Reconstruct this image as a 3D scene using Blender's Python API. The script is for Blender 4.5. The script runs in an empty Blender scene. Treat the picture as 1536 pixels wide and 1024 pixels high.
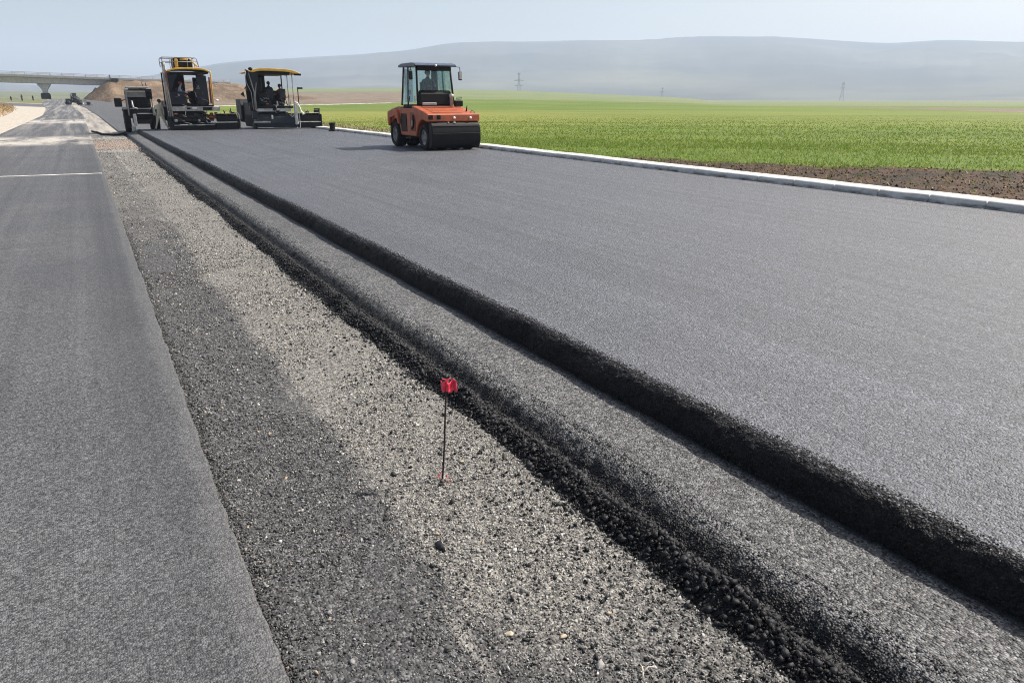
import bpy, bmesh, math, random
import numpy as np
from mathutils import Vector, Matrix, Euler

random.seed(7); RNG = np.random.default_rng(7)
scene = bpy.context.scene
COL = scene.collection
R = math.radians

# ------------------------------------------------------------------ camera
F = 1109.0; H = 1.73
PIT = math.atan(362 / F); CP, SP = math.cos(PIT), math.sin(PIT)
YAW = math.atan(651 * CP / F); CY, SY = math.cos(YAW), math.sin(YAW)
SUN_EL = R(48); SUN_AZ = R(95)          # azimuth clockwise from +Y (the road direction)

def ray(x, y):
    u = (x - 768) / F; v = (y - 512) / F
    fw = CP - v * SP; dn = SP + v * CP
    return (u * CY + fw * SY, fw * CY - u * SY, -dn)
def gp(x, y, z=0.0):
    r = ray(x, y); t = (z - H) / r[2]
    return (r[0] * t, r[1] * t, z)
def at_y(x, y, Y):
    r = ray(x, y); t = Y / r[1]
    return (r[0] * t, Y, H + r[2] * t)
def azx(X, Y):                          # picture column of a compass direction (numpy)
    right = X * CY - Y * SY; fw = X * SY + Y * CY
    fw = np.maximum(fw, 1e-3)
    return 768 + F * right / (fw * CP)

# ------------------------------------------------------------------ noise
def sstep(a, b, x):
    t = np.clip((np.asarray(x, float) - a) / (b - a), 0, 1)
    return t * t * (3 - 2 * t)
def _h(ix, iy, seed):
    n = (ix.astype(np.int64) * 374761393 + iy.astype(np.int64) * 668265263 + seed * 974711) & 0xFFFFFFFF
    n = ((n ^ (n >> 13)) * 1274126177) & 0xFFFFFFFF
    n = ((n ^ (n >> 16)) * 2246822519) & 0xFFFFFFFF
    return ((n ^ (n >> 15)) & 0xFFFFFF) / float(0xFFFFFF)
def vn(x, y, seed=0):
    x = np.asarray(x, float); y = np.asarray(y, float)
    ix = np.floor(x); iy = np.floor(y); fx = x - ix; fy = y - iy
    fx = fx * fx * (3 - 2 * fx); fy = fy * fy * (3 - 2 * fy)
    a = _h(ix, iy, seed); b = _h(ix + 1, iy, seed); c = _h(ix, iy + 1, seed); d = _h(ix + 1, iy + 1, seed)
    return (a * (1 - fx) + b * fx) * (1 - fy) + (c * (1 - fx) + d * fx) * fy
def fbm(x, y, seed=0, o=4):
    s = 0; a = .5; t = 0
    for k in range(o):
        s = s + a * vn(x * 2 ** k, y * 2 ** k, seed + k * 17); t += a; a *= .5
    return s / t - .5

# ------------------------------------------------------------------ the long profile
def zoff(X, Y):
    return 2.2 * sstep(110, 270, Y) * (1 - .45 * sstep(0, 14, X))
def xsh(Y):
    return np.interp(Y, [0, 120, 160, 190, 215, 250, 300, 350, 420], [0, 0, -.8, -2.2, -3.2, -2.6, 1, 8, 25])

# ------------------------------------------------------------------ materials
def new_mat(name):
    m = bpy.data.materials.new(name); m.use_nodes = True
    nt = m.node_tree
    return m, nt, nt.nodes['Principled BSDF']
def N(nt, typ): return nt.nodes.new('ShaderNode' + typ)
def L(nt, a, b): nt.links.new(a, b)
def c4(c): return (c[0], c[1], c[2], 1)
def ramp(nt, src, stops, interp='LINEAR'):
    r = nt.nodes.new('ShaderNodeValToRGB'); cr = r.color_ramp; cr.interpolation = interp
    while len(cr.elements) < len(stops): cr.elements.new(.5)
    for e, (p, c) in zip(cr.elements, stops):
        e.position = p; e.color = c4(c) if not isinstance(c, (int, float)) else (c, c, c, 1)
    L(nt, src, r.inputs[0]); return r.outputs[0]
def mixc(nt, fac, a, b, mode='MIX'):
    n = nt.nodes.new('ShaderNodeMix'); n.data_type = 'RGBA'; n.blend_type = mode
    for s, v in ((n.inputs[0], fac), (n.inputs[6], a), (n.inputs[7], b)):
        if hasattr(v, 'is_output'): L(nt, v, s)
        elif isinstance(v, (int, float)): s.default_value = v
        else: s.default_value = c4(v)
    return n.outputs[2]
def math_(nt, op, a, b=None, c=None):
    n = nt.nodes.new('ShaderNodeMath'); n.operation = op
    for s, v in zip(n.inputs, (a, b, c)):
        if v is None: continue
        if hasattr(v, 'is_output'): L(nt, v, s)
        else: s.default_value = v
    return n.outputs[0]
def coords(nt, scale=(1, 1, 1)):
    g = nt.nodes.new('ShaderNodeNewGeometry')
    m = nt.nodes.new('ShaderNodeMapping'); m.inputs['Scale'].default_value = scale
    L(nt, g.outputs['Position'], m.inputs[0]); return m.outputs[0]
def objco(nt, scale=(1, 1, 1)):
    g = nt.nodes.new('ShaderNodeTexCoord')
    m = nt.nodes.new('ShaderNodeMapping'); m.inputs['Scale'].default_value = scale
    L(nt, g.outputs['Object'], m.inputs[0]); return m.outputs[0]
def noise(nt, vec, scale, detail=3, rough=.55):
    n = nt.nodes.new('ShaderNodeTexNoise'); n.inputs['Scale'].default_value = scale
    n.inputs['Detail'].default_value = detail; n.inputs['Roughness'].default_value = rough
    L(nt, vec, n.inputs['Vector']); return n.outputs['Fac']
def voro(nt, vec, scale, feature='F1', rnd=1.0):
    n = nt.nodes.new('ShaderNodeTexVoronoi'); n.feature = feature
    n.inputs['Scale'].default_value = scale; n.inputs['Randomness'].default_value = rnd
    L(nt, vec, n.inputs['Vector']); return n
def bump(nt, b, h, strength, dist):
    n = nt.nodes.new('ShaderNodeBump'); n.inputs['Strength'].default_value = strength
    n.inputs['Distance'].default_value = dist; L(nt, h, n.inputs['Height'])
    L(nt, n.outputs[0], b.inputs['Normal']); return n
def attr(nt, name):
    n = nt.nodes.new('ShaderNodeAttribute'); n.attribute_name = name; return n

def plain(name, col, rough=.5, metal=0.0, var=.25, scale=6.0, dirt=None, spec=.5, bmp=0.0):
    m, nt, b = new_mat(name)
    v = objco(nt)
    n = noise(nt, v, scale, 4, .6)
    lo = tuple(c * (1 - var) for c in col); hi = tuple(min(1, c * (1 + var)) for c in col)
    cc = ramp(nt, n, [(.3, lo), (.7, hi)])
    if dirt:
        n2 = noise(nt, v, scale * .6, 5, .7)
        cc = mixc(nt, ramp(nt, n2, [(.48, 0), (.7, .75)]), cc, dirt)
    L(nt, cc, b.inputs['Base Color'])
    b.inputs['Metallic'].default_value = metal
    b.inputs['Specular IOR Level'].default_value = spec
    L(nt, ramp(nt, noise(nt, v, scale * 2, 3), [(.2, max(.05, rough - .12)), (.8, min(1, rough + .12))]), b.inputs['Roughness'])
    if bmp: bump(nt, b, noise(nt, v, scale * 4, 3), .4, bmp)
    return m

def asphalt(name, dark, light, cell, bdist, bstr=1.0, rough=.6, spec=.5, mott=.25, streak=.2, extra=None, macro=.22):
    m, nt, b = new_mat(name)
    v = coords(nt)
    vo = voro(nt, v, 1 / cell); vo2 = voro(nt, v, 1 / (cell * 2.3))
    g = N(nt, 'SeparateColor'); L(nt, vo.outputs['Color'], g.inputs[0])
    col = ramp(nt, g.outputs[0], [(0, dark), (.62, tuple((a + c) / 2 for a, c in zip(dark, light))), (1, light)])
    big = noise(nt, v, .55, 4, .6)
    st = noise(nt, coords(nt, (3.4, .035, 1)), 1.3, 6, .72)
    vm = voro(nt, v, 1 / (cell * 4.2)); gm = N(nt, 'SeparateColor'); L(nt, vm.outputs['Color'], gm.inputs[0])
    gn = noise(nt, v, 1 / (cell * 9), 4, .75)
    k0 = math_(nt, 'MULTIPLY', ramp(nt, gm.outputs[0], [(0, 1 - macro), (1, 1 + macro)]), ramp(nt, gn, [(.3, .9), (.7, 1.1)]))
    k = math_(nt, 'MULTIPLY', k0, math_(nt, 'MULTIPLY', ramp(nt, big, [(.3, 1 - mott), (.7, 1 + mott)]), ramp(nt, st, [(.3, 1 - streak), (.7, 1 + streak)])))
    mul = nt.nodes.new('ShaderNodeVectorMath'); mul.operation = 'SCALE'
    L(nt, col, mul.inputs[0]); L(nt, k, mul.inputs['Scale'])
    col = mul.outputs[0]
    if extra: col = extra(nt, v, col)
    L(nt, col, b.inputs['Base Color'])
    b.inputs['Specular IOR Level'].default_value = spec
    L(nt, ramp(nt, big, [(.3, rough - .06), (.7, rough + .06)]), b.inputs['Roughness'])
    h = math_(nt, 'ADD', math_(nt, 'MULTIPLY', vo.outputs['Distance'], -1.0), math_(nt, 'MULTIPLY', vo2.outputs['Distance'], -1.1))
    h = math_(nt, 'ADD', h, math_(nt, 'ADD', math_(nt, 'MULTIPLY', g.outputs[1], .55), math_(nt, 'MULTIPLY', gm.outputs[1], .8)))
    bump(nt, b, h, bstr, bdist)
    return m

def pos_mask(nt, axis, a, b_):
    g = nt.nodes.new('ShaderNodeNewGeometry'); s = N(nt, 'SeparateXYZ'); L(nt, g.outputs['Position'], s.inputs[0])
    r = nt.nodes.new('ShaderNodeMapRange'); r.interpolation_type = 'SMOOTHSTEP'
    r.inputs['From Min'].default_value = a; r.inputs['From Max'].default_value = b_
    L(nt, s.outputs[axis], r.inputs['Value']); return r.outputs[0]

def left_extra(nt, v, col):
    # pale rolled edge beside the gravel, darker band inside it, dust spilled across further up
    wob = math_(nt, 'MULTIPLY', math_(nt, 'SUBTRACT', noise(nt, coords(nt, (0, 1, 0)), 1.1, 3), .5), .12)
    g = nt.nodes.new('ShaderNodeNewGeometry'); s = N(nt, 'SeparateXYZ'); L(nt, g.outputs['Position'], s.inputs[0])
    x = math_(nt, 'ADD', s.outputs[0], wob)
    def band(a, b_):
        r = nt.nodes.new('ShaderNodeMapRange'); r.interpolation_type = 'SMOOTHSTEP'
        r.inputs['From Min'].default_value = a; r.inputs['From Max'].default_value = b_
        L(nt, x, r.inputs['Value']); return r.outputs[0]
    edge = band(.20, .27)
    dk = math_(nt, 'MULTIPLY', band(-.35, -.02), math_(nt, 'SUBTRACT', 1.0, edge))
    col = mixc(nt, math_(nt, 'MULTIPLY', dk, .25), col, (.03, .031, .034))
    col = mixc(nt, math_(nt, 'MULTIPLY', edge, .28), col, (.14, .135, .128))
    # cream dust spills
    d1 = math_(nt, 'MULTIPLY', pos_mask(nt, 1, 39.5, 42.5), math_(nt, 'SUBTRACT', 1.0, pos_mask(nt, 1, 47, 52)))
    d2 = math_(nt, 'MULTIPLY', pos_mask(nt, 1, 74, 82), math_(nt, 'SUBTRACT', 1.0, pos_mask(nt, 1, 88, 98)))
    nz = ramp(nt, noise(nt, coords(nt, (.8, .22, 1)), 1.2, 5, .65), [(.36, 0), (.58, 1)])
    d = math_(nt, 'MULTIPLY', math_(nt, 'ADD', d1, math_(nt, 'MULTIPLY', d2, .8)), nz)
    wide = math_(nt, 'MULTIPLY', pos_mask(nt, 1, 28, 75), ramp(nt, noise(nt, coords(nt, (1.6, .04, 1)), 1.1, 4, .6), [(.45, 0), (.7, .5)]))
    col = mixc(nt, math_(nt, 'MINIMUM', math_(nt, 'ADD', d, wide), .95), col, (.50, .46, .40))
    # tyre smears across the lane
    sm = ramp(nt, noise(nt, coords(nt, (.35, 2.0, 1)), 1.4, 4, .65), [(.56, 0), (.72, .45)])
    sm = math_(nt, 'MULTIPLY', sm, math_(nt, 'MULTIPLY', pos_mask(nt, 1, 8, 11), math_(nt, 'SUBTRACT', 1.0, pos_mask(nt, 1, 22, 26))))
    return mixc(nt, sm, col, (.05, .05, .052))

M = {}
M['mat'] = asphalt('fresh_asphalt', (.0088, .0102, .0130), (.130, .139, .158), .0105, .009, 1.0, .56, .95, .18, .38)
M['lip'] = asphalt('open_edge_asphalt', (.005, .005, .0055), (.022, .022, .024), .0095, .007, 1.0, .58, .2, .12, .05)
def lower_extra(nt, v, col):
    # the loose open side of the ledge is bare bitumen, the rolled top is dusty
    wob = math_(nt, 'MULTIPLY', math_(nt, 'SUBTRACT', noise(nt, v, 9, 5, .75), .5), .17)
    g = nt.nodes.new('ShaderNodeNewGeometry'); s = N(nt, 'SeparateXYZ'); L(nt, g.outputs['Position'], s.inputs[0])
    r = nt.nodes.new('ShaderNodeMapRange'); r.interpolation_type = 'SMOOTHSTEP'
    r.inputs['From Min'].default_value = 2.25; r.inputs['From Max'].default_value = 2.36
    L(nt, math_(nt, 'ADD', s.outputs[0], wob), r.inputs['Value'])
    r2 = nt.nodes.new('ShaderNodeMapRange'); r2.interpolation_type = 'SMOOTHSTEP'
    r2.inputs['From Min'].default_value = 2.90; r2.inputs['From Max'].default_value = 2.83  # lip-foot shadow deepened in the colour, along with spilled fresh bitumen
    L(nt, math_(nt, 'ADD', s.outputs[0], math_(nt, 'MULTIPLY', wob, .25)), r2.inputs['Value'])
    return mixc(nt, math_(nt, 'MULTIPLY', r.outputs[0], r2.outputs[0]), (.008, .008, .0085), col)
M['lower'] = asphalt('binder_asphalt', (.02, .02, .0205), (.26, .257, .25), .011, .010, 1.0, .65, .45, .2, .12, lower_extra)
M['base'] = asphalt('base_asphalt', (.04, .04, .04), (.14, .138, .134), .02, .006, 1.0, .62, .5, .3, .15)
M['left'] = asphalt('worn_asphalt', (.0285, .0287, .0295), (.176, .178, .182), .0085, .005, 1.0, .64, .4, .14, .22, left_extra, .10)

def gravel_mat():
    m, nt, b = new_mat('gravel_bed')
    v = coords(nt)
    vo = voro(nt, v, 1 / .012); vb = voro(nt, v, 1 / .03)
    g = N(nt, 'SeparateColor'); L(nt, vo.outputs['Color'], g.inputs[0])
    gray = ramp(nt, g.outputs[0], [(0, (.02, .02, .02)), (.6, (.07, .069, .068)), (1, (.17, .168, .165))])
    beige = ramp(nt, g.outputs[0], [(0, (.06, .056, .05)), (.6, (.18, .17, .151)), (1, (.34, .322, .285))])
    a = attr(nt, 'zone'); s = N(nt, 'SeparateColor'); L(nt, a.outputs['Color'], s.inputs[0])
    nz = noise(nt, v, 2.2, 5, .65)
    f = math_(nt, 'ADD', s.outputs[0], math_(nt, 'MULTIPLY', math_(nt, 'SUBTRACT', nz, .5), 1.0))
    col = mixc(nt, ramp(nt, f, [(.3, 0), (.75, 1)]), gray, beige)
    dust = ramp(nt, math_(nt, 'ADD', s.outputs[1], math_(nt, 'MULTIPLY', math_(nt, 'SUBTRACT', noise(nt, v, 9, 4, .7), .5), .9)), [(.45, 0), (.8, .8)])
    col = mixc(nt, dust, col, (.32, .30, .265))
    red = ramp(nt, math_(nt, 'ADD', s.outputs[2], math_(nt, 'MULTIPLY', math_(nt, 'SUBTRACT', noise(nt, v, 1.6, 4, .7), .5), .8)), [(.4, 0), (.75, .85)])
    col = mixc(nt, red, col, mixc(nt, g.outputs[1], (.2, .12, .08), (.42, .33, .26)))
    L(nt, col, b.inputs['Base Color']); b.inputs['Roughness'].default_value = .85
    h = math_(nt, 'ADD', math_(nt, 'MULTIPLY', vo.outputs['Distance'], -1), math_(nt, 'MULTIPLY', vb.outputs['Distance'], -1.4))
    bump(nt, b, h, 1.0, .008)
    return m
M['gravel'] = gravel_mat()

def tint_mat(name, rough=.8, spec=.4, bscale=140, bd=.002, sss=False):
    m, nt, b = new_mat(name)
    a = attr(nt, 'tint')
    n = noise(nt, coords(nt), bscale, 3, .6)
    col = mixc(nt, 1.0, a.outputs['Color'], ramp(nt, n, [(.25, .65), (.75, 1.25)]), 'MULTIPLY')
    L(nt, col, b.inputs['Base Color']); b.inputs['Roughness'].default_value = rough
    b.inputs['Specular IOR Level'].default_value = spec
    if bd: bump(nt, b, n, .8, bd)
    return m
M['stone'] = tint_mat('pebble', .8, .35)
M['chunk'] = tint_mat('bitumen_chunk', .55, .3, 180, .003)
M['blade'] = tint_mat('leaf_blade', .55, .35, 30, 0)
nt_ = M['blade'].node_tree; b_ = nt_.nodes['Principled BSDF']
tr_ = N(nt_, 'BsdfTranslucent'); L(nt_, b_.inputs['Base Color'].links[0].from_socket, tr_.inputs[0])
mx_ = N(nt_, 'MixShader'); mx_.inputs[0].default_value = .45; L(nt_, b_.outputs[0], mx_.inputs[1]); L(nt_, tr_.outputs[0], mx_.inputs[2])
L(nt_, mx_.outputs[0], nt_.nodes['Material Output'].inputs[0])

def field_mat():
    m, nt, b = new_mat('crop_field')
    v = coords(nt)
    a = attr(nt, 'zone'); s = N(nt, 'SeparateColor'); L(nt, a.outputs['Color'], s.inputs[0])
    a2 = attr(nt, 'zone2'); s2 = N(nt, 'SeparateColor'); L(nt, a2.outputs['Color'], s2.inputs[0])
    fine = noise(nt, v, 6, 6, .7); mid = noise(nt, coords(nt, (.05, .022, 1)), 1.0, 5, .6)
    rows = noise(nt, coords(nt, (.55, .03, 1)), 1.0, 3, .6)
    green = mixc(nt, ramp(nt, mid, [(.35, 0), (.65, 1)]), (.095, .155, .014), (.165, .195, .028))
    green = mixc(nt, ramp(nt, rows, [(.4, 0), (.7, .55)]), green, (.10, .155, .018))
    green = mixc(nt, 1.0, green, ramp(nt, fine, [(.3, .62), (.7, 1.3)]), 'MULTIPLY')
    green = mixc(nt, math_(nt, 'MULTIPLY', s2.outputs[2], .7), green, (.24, .235, .05))
    gg = nt.nodes.new('ShaderNodeNewGeometry'); mp = nt.nodes.new('ShaderNodeMapping'); mp.vector_type = 'TEXTURE'
    mp.inputs['Rotation'].default_value = (0, 0, -YAW); mp.inputs['Scale'].default_value = (90, 7, 1); L(nt, gg.outputs['Position'], mp.inputs[0])
    stk = noise(nt, mp.outputs[0], 1.0, 5, .65)
    green = mixc(nt, 1.0, green, ramp(nt, stk, [(.34, .74), (.5, 1.0), (.66, 1.18)]), 'MULTIPLY')
    jit = math_(nt, 'MULTIPLY', math_(nt, 'SUBTRACT', noise(nt, v, .9, 6, .7), .5), 1.1)
    soil = mixc(nt, ramp(nt, noise(nt, v, 1.1, 4, .6), [(.42, 0), (.58, 1)]), mixc(nt, ramp(nt, fine, [(.3, 0), (.7, 1)]), (.022, .012, .006), (.13, .07, .033)), mixc(nt, fine, (.012, .009, .006), (.045, .032, .02)))
    col = mixc(nt, ramp(nt, math_(nt, 'ADD', s.outputs[0], jit), [(.42, 0), (.62, 1)]), green, soil)
    jf = math_(nt, 'MULTIPLY', math_(nt, 'SUBTRACT', noise(nt, coords(nt, (.03, .03, 1)), 1, 6, .7), .5), .7)
    brown = mixc(nt, ramp(nt, noise(nt, coords(nt, (.06, .02, 1)), 3, 5, .75), [(.35, 0), (.65, 1)]), (.12, .09, .06), (.24, .19, .135))
    col = mixc(nt, ramp(nt, math_(nt, 'ADD', s.outputs[1], jf), [(.42, 0), (.58, 1)]), col, brown)
    pale = mixc(nt, ramp(nt, mid, [(.35, 0), (.65, 1)]), (.13, .18, .06), (.19, .2, .09))
    col = mixc(nt, s.outputs[2], col, pale)
    rub = ramp(nt, math_(nt, 'ADD', s2.outputs[0], math_(nt, 'MULTIPLY', math_(nt, 'SUBTRACT', noise(nt, coords(nt, (.5, .22, 1)), 1.5, 5, .8), .5), 2.6)), [(.62, 0), (.85, .9)])
    col = mixc(nt, rub, col, (.62, .58, .50))
    col = mixc(nt, ramp(nt, math_(nt, 'ADD', s2.outputs[1], math_(nt, 'MULTIPLY', math_(nt, 'SUBTRACT', noise(nt, v, 1.6, 5, .7), .5), 1.2)), [(.45, 0), (.7, 1)]), col, mixc(nt, fine, (.22, .17, .11), (.55, .47, .36)))
    L(nt, col, b.inputs['Base Color']); b.inputs['Roughness'].default_value = .8
    b.inputs['Specular IOR Level'].default_value = .2
    bump(nt, b, fine, .9, .06)
    return m
M['field'] = field_mat()

def zoned(name, stops, nscale=.3, rough=.9, bscale=3, bd=.05):
    """albedo = mix of colours chosen by the 'zone' attribute plus noise"""
    m, nt, b = new_mat(name)
    v = coords(nt)
    a = attr(nt, 'zone'); s = N(nt, 'SeparateColor'); L(nt, a.outputs['Color'], s.inputs[0])
    n = noise(nt, v, nscale, 6, .7); fine = noise(nt, v, bscale, 6, .7)
    col = ramp(nt, math_(nt, 'ADD', s.outputs[0], math_(nt, 'MULTIPLY', math_(nt, 'SUBTRACT', n, .5), .5)), stops)
    col = mixc(nt, s.outputs[1], col, (.12, .12, .125))
    col = mixc(nt, 1.0, col, ramp(nt, fine, [(.25, .7), (.75, 1.25)]), 'MULTIPLY')
    L(nt, col, b.inputs['Base Color']); b.inputs['Roughness'].default_value = rough
    b.inputs['Specular IOR Level'].default_value = .15
    bump(nt, b, fine, .8, bd); return m
M['verge'] = zoned('verge', [(.0, (.47, .43, .365)), (.33, (.42, .37, .30)), (.45, (.30, .21, .11)), (.7, (.24, .17, .09)), (.9, (.17, .175, .09)), (1, (.15, .165, .08))], .35, .9, 2.5, .08)
M['ground'] = zoned('ground', [(0, (.13, .15, .085)), (.35, (.17, .175, .11)), (.6, (.22, .2, .15)), (1, (.14, .15, .10))], .008, .95, .05, .3)
M['hills'] = zoned('hills', [(0, (.05, .05, .045)), (.35, (.058, .062, .055)), (.6, (.075, .073, .062)), (.8, (.11, .108, .08)), (1, (.15, .14, .10))], .0022, 1, .006, 2)
M['embank'] = zoned('embankment', [(.1, (.26, .19, .125)), (.4, (.20, .14, .09)), (.55, (.13, .095, .065)), (.75, (.22, .165, .115)), (1, (.32, .27, .2))], .16, .95, .9, .5)

def median_mat():
    m, nt, b = new_mat('median_dust'); v = coords(nt)
    n1 = noise(nt, coords(nt, (1.6, .06, 1)), 1.2, 5, .65); n2 = noise(nt, v, 3, 5, .7)
    c = mixc(nt, ramp(nt, n1, [(.38, 0), (.6, 1)]), (.16, .15, .135), (.36, .33, .28))
    L(nt, mixc(nt, 1.0, c, ramp(nt, n2, [(.25, .7), (.75, 1.25)]), 'MULTIPLY'), b.inputs['Base Color']); b.inputs['Roughness'].default_value = .95
    bump(nt, b, n2, .5, .03); return m
M['median'] = median_mat()
def concrete(name, col, sc=8):
    m, nt, b = new_mat(name)
    v = coords(nt)
    n = noise(nt, v, sc, 6, .65); n2 = noise(nt, coords(nt, (1, .35, 1)), 1.7, 4, .6)
    cc = ramp(nt, n, [(.25, tuple(x * .78 for x in col)), (.75, tuple(min(.85, x * 1.15) for x in col))])
    cc = mixc(nt, ramp(nt, n2, [(.46, 0), (.72, .55)]), cc, tuple(x * .5 for x in col))
    L(nt, cc, b.inputs['Base Color']); b.inputs['Roughness'].default_value = .85
    bump(nt, b, noise(nt, v, 60, 4, .7), .5, .004); return m
M['kerb'] = concrete('kerb_concrete', (.60, .585, .545))
nt_ = M['kerb'].node_tree; b_ = nt_.nodes['Principled BSDF']; old_ = b_.inputs['Base Color'].links[0].from_socket
tar_ = math_(nt_, 'MULTIPLY', math_(nt_, 'SUBTRACT', 1.0, pos_mask(nt_, 2, .015, .085)), ramp(nt_, noise(nt_, coords(nt_, (1, .8, 3)), 3.0, 5, .7), [(.42, .1), (.62, .9)]))
L(nt_, mixc(nt_, tar_, old_, (.035, .035, .036)), b_.inputs['Base Color'])
M['concrete'] = concrete('bridge_concrete', (.52, .52, .51), 1.2)
M['black'] = plain('black_paint', (.008, .008, .009), .5, 0, .4, 5, dirt=(.013, .012, .011), spec=.2)
M['steel_dark'] = plain('dark_steel', (.02, .02, .022), .55, .1, .4, 6, dirt=(.06, .055, .047), spec=.3)
M['navy'] = plain('dark_blue_panel', (.007, .010, .017), .42, 0, .35, 4, dirt=(.018, .02, .024), spec=.35)
M['rubber'] = plain('rubber', (.010, .010, .011), .75, 0, .4, 9, dirt=(.03, .028, .025), spec=.25)
M['orange'] = plain('orange_paint', (.44, .098, .034), .48, 0, .2, 4, dirt=(.17, .075, .045))
M['orange_dark'] = plain('dark_orange_paint', (.22, .05, .02), .55, 0, .25, 5, dirt=(.06, .03, .02))
M['yellow'] = plain('yellow_canopy', (.62, .36, .045), .45, 0, .15, 3, dirt=(.42, .27, .06))
M['grey'] = plain('grey_paint', (.30, .30, .29), .5, .1, .2, 5, dirt=(.16, .15, .13))
M['pale'] = plain('pale_metal', (.5, .5, .48), .45, .2, .2, 6, dirt=(.3, .28, .25))
M['beam'] = plain('dusty_beam', (.36, .345, .31), .7, 0, .25, 7, dirt=(.16, .14, .12))
M['hub'] = plain('wheel_hub', (.3, .29, .28), .5, .5, .3, 8, dirt=(.05, .04, .035))
M['roof_blue'] = plain('blue_grey_roof', (.05, .075, .12), .35, 0, .2, 4)
M['white'] = plain('white_paint', (.75, .74, .71), .5, 0, .08, 8)
M['lens'] = plain('lamp_lens', (.8, .8, .78), .15, 0, .03, 8)
M['red_ribbon'] = plain('red_ribbon', (.74, .05, .09), .45, 0, .2, 60)
M['rust_rod'] = plain('rusty_rod', (.045, .032, .024), .7, .3, .4, 60)
M['skin'] = plain('skin', (.32, .18, .12), .55, 0, .1, 20)
M['hair'] = plain('dark_hair', (.012, .01, .009), .6, 0, .3, 60)
M['seat'] = plain('seat_vinyl', (.014, .014, .016), .6, 0, .3, 10)
M['beige_cloth'] = plain('beige_cloth', (.50, .46, .34), .9, 0, .18, 14)
M['plaid_cloth'] = plain('blue_grey_plaid_cloth', (.26, .31, .40), .9, 0, .3, 40)
M['dark_cloth'] = plain('dark_cloth', (.018, .02, .026), .9, 0, .3, 14)
M['red_cloth'] = plain('dark_red_cloth', (.20, .03, .03), .9, 0, .25, 18)
M['shoe'] = plain('shoe_leather', (.03, .024, .02), .6, 0, .3, 20)
M['khaki'] = plain('khaki_cloth', (.40, .36, .25), .9, 0, .2, 14)
M['hivis'] = plain('yellow_reflective_band', (.55, .55, .12), .6, 0, .1, 20)
M['galv'] = plain('galvanised_steel', (.30, .31, .33), .5, .4, .15, 2)
M['plank'] = plain('whitewash_line', (.46, .445, .41), .85, 0, .45, 3)

def glass_mat(name, tint, refl=.12):
    m = bpy.data.materials.new(name); m.use_nodes = True; nt = m.node_tree
    for n in list(nt.nodes):
        if n.type != 'OUTPUT_MATERIAL': nt.nodes.remove(n)
    out = [n for n in nt.nodes][0]
    t = N(nt, 'BsdfTransparent'); t.inputs[0].default_value = c4(tint)
    g = N(nt, 'BsdfGlossy'); g.inputs['Roughness'].default_value = .03; g.inputs[0].default_value = (.9, .95, .95, 1)
    d = N(nt, 'BsdfDiffuse'); d.inputs[0].default_value = (.25, .33, .32, 1)
    lw = N(nt, 'LayerWeight'); lw.inputs['Blend'].default_value = .25
    f = math_(nt, 'ADD', math_(nt, 'MULTIPLY', lw.outputs['Fresnel'], .6), refl * .5)
    mx = N(nt, 'MixShader'); L(nt, f, mx.inputs[0]); L(nt, t.outputs[0], mx.inputs[1]); L(nt, g.outputs[0], mx.inputs[2])
    m2 = N(nt, 'MixShader'); m2.inputs[0].default_value = .05; L(nt, mx.outputs[0], m2.inputs[1]); L(nt, d.outputs[0], m2.inputs[2])
    L(nt, m2.outputs[0], out.inputs[0]); return m
M['glass'] = glass_mat('green_tinted_glass', (.86, .96, .94), .05)
M['glass_clear'] = glass_mat('dusty_glass', (.96, .98, .98), .04)

# ------------------------------------------------------------------ object helpers
def tag(o, label=None, cat=None, group=None, kind=None):
    if label: o['label'] = label
    if cat: o['category'] = cat
    if group: o['group'] = group
    if kind: o['kind'] = kind
    return o
def thing(name, label, cat, loc=(0, 0, 0), rz=0, group=None):
    o = bpy.data.objects.new(name, None); COL.objects.link(o)
    o.empty_display_size = .2
    o.location = loc; o.rotation_euler = (0, 0, rz)
    return tag(o, label, cat, group)
def link(name, me, mat=None, parent=None):
    o = bpy.data.objects.new(name, me); COL.objects.link(o)
    if mat is not None:
        for mm in (mat if isinstance(mat, (list, tuple)) else [mat]): me.materials.append(mm)
    if parent is not None: o.parent = parent
    return o
def mesh_np(name, V, Fq, smooth=False, cols=None):
    """V (n,3); Fq (m,k) faces of equal size; cols {name:(n,4)}"""
    me = bpy.data.meshes.new(name)
    V = np.ascontiguousarray(V, dtype=np.float32); Fq = np.ascontiguousarray(Fq, dtype=np.int32)
    m, k = Fq.shape
    me.vertices.add(len(V)); me.vertices.foreach_set('co', V.ravel())
    me.loops.add(m * k); me.loops.foreach_set('vertex_index', Fq.ravel())
    me.polygons.add(m)
    me.polygons.foreach_set('loop_start', np.arange(0, m * k, k, dtype=np.int32))
    me.polygons.foreach_set('loop_total', np.full(m, k, dtype=np.int32))
    if smooth: me.polygons.foreach_set('use_smooth', np.ones(m, dtype=bool))
    me.update(calc_edges=True)
    for nm, c in (cols or {}).items():
        at = me.attributes.new(nm, 'FLOAT_COLOR', 'POINT')
        at.data.foreach_set('color', np.ascontiguousarray(c, dtype=np.float32).ravel())
    return me
def grid_faces(nr, nc):
    i = np.arange(nr - 1)[:, None] * nc + np.arange(nc - 1)[None, :]
    i = i.ravel()
    return np.stack([i, i + 1, i + nc + 1, i + nc], 1)
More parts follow.
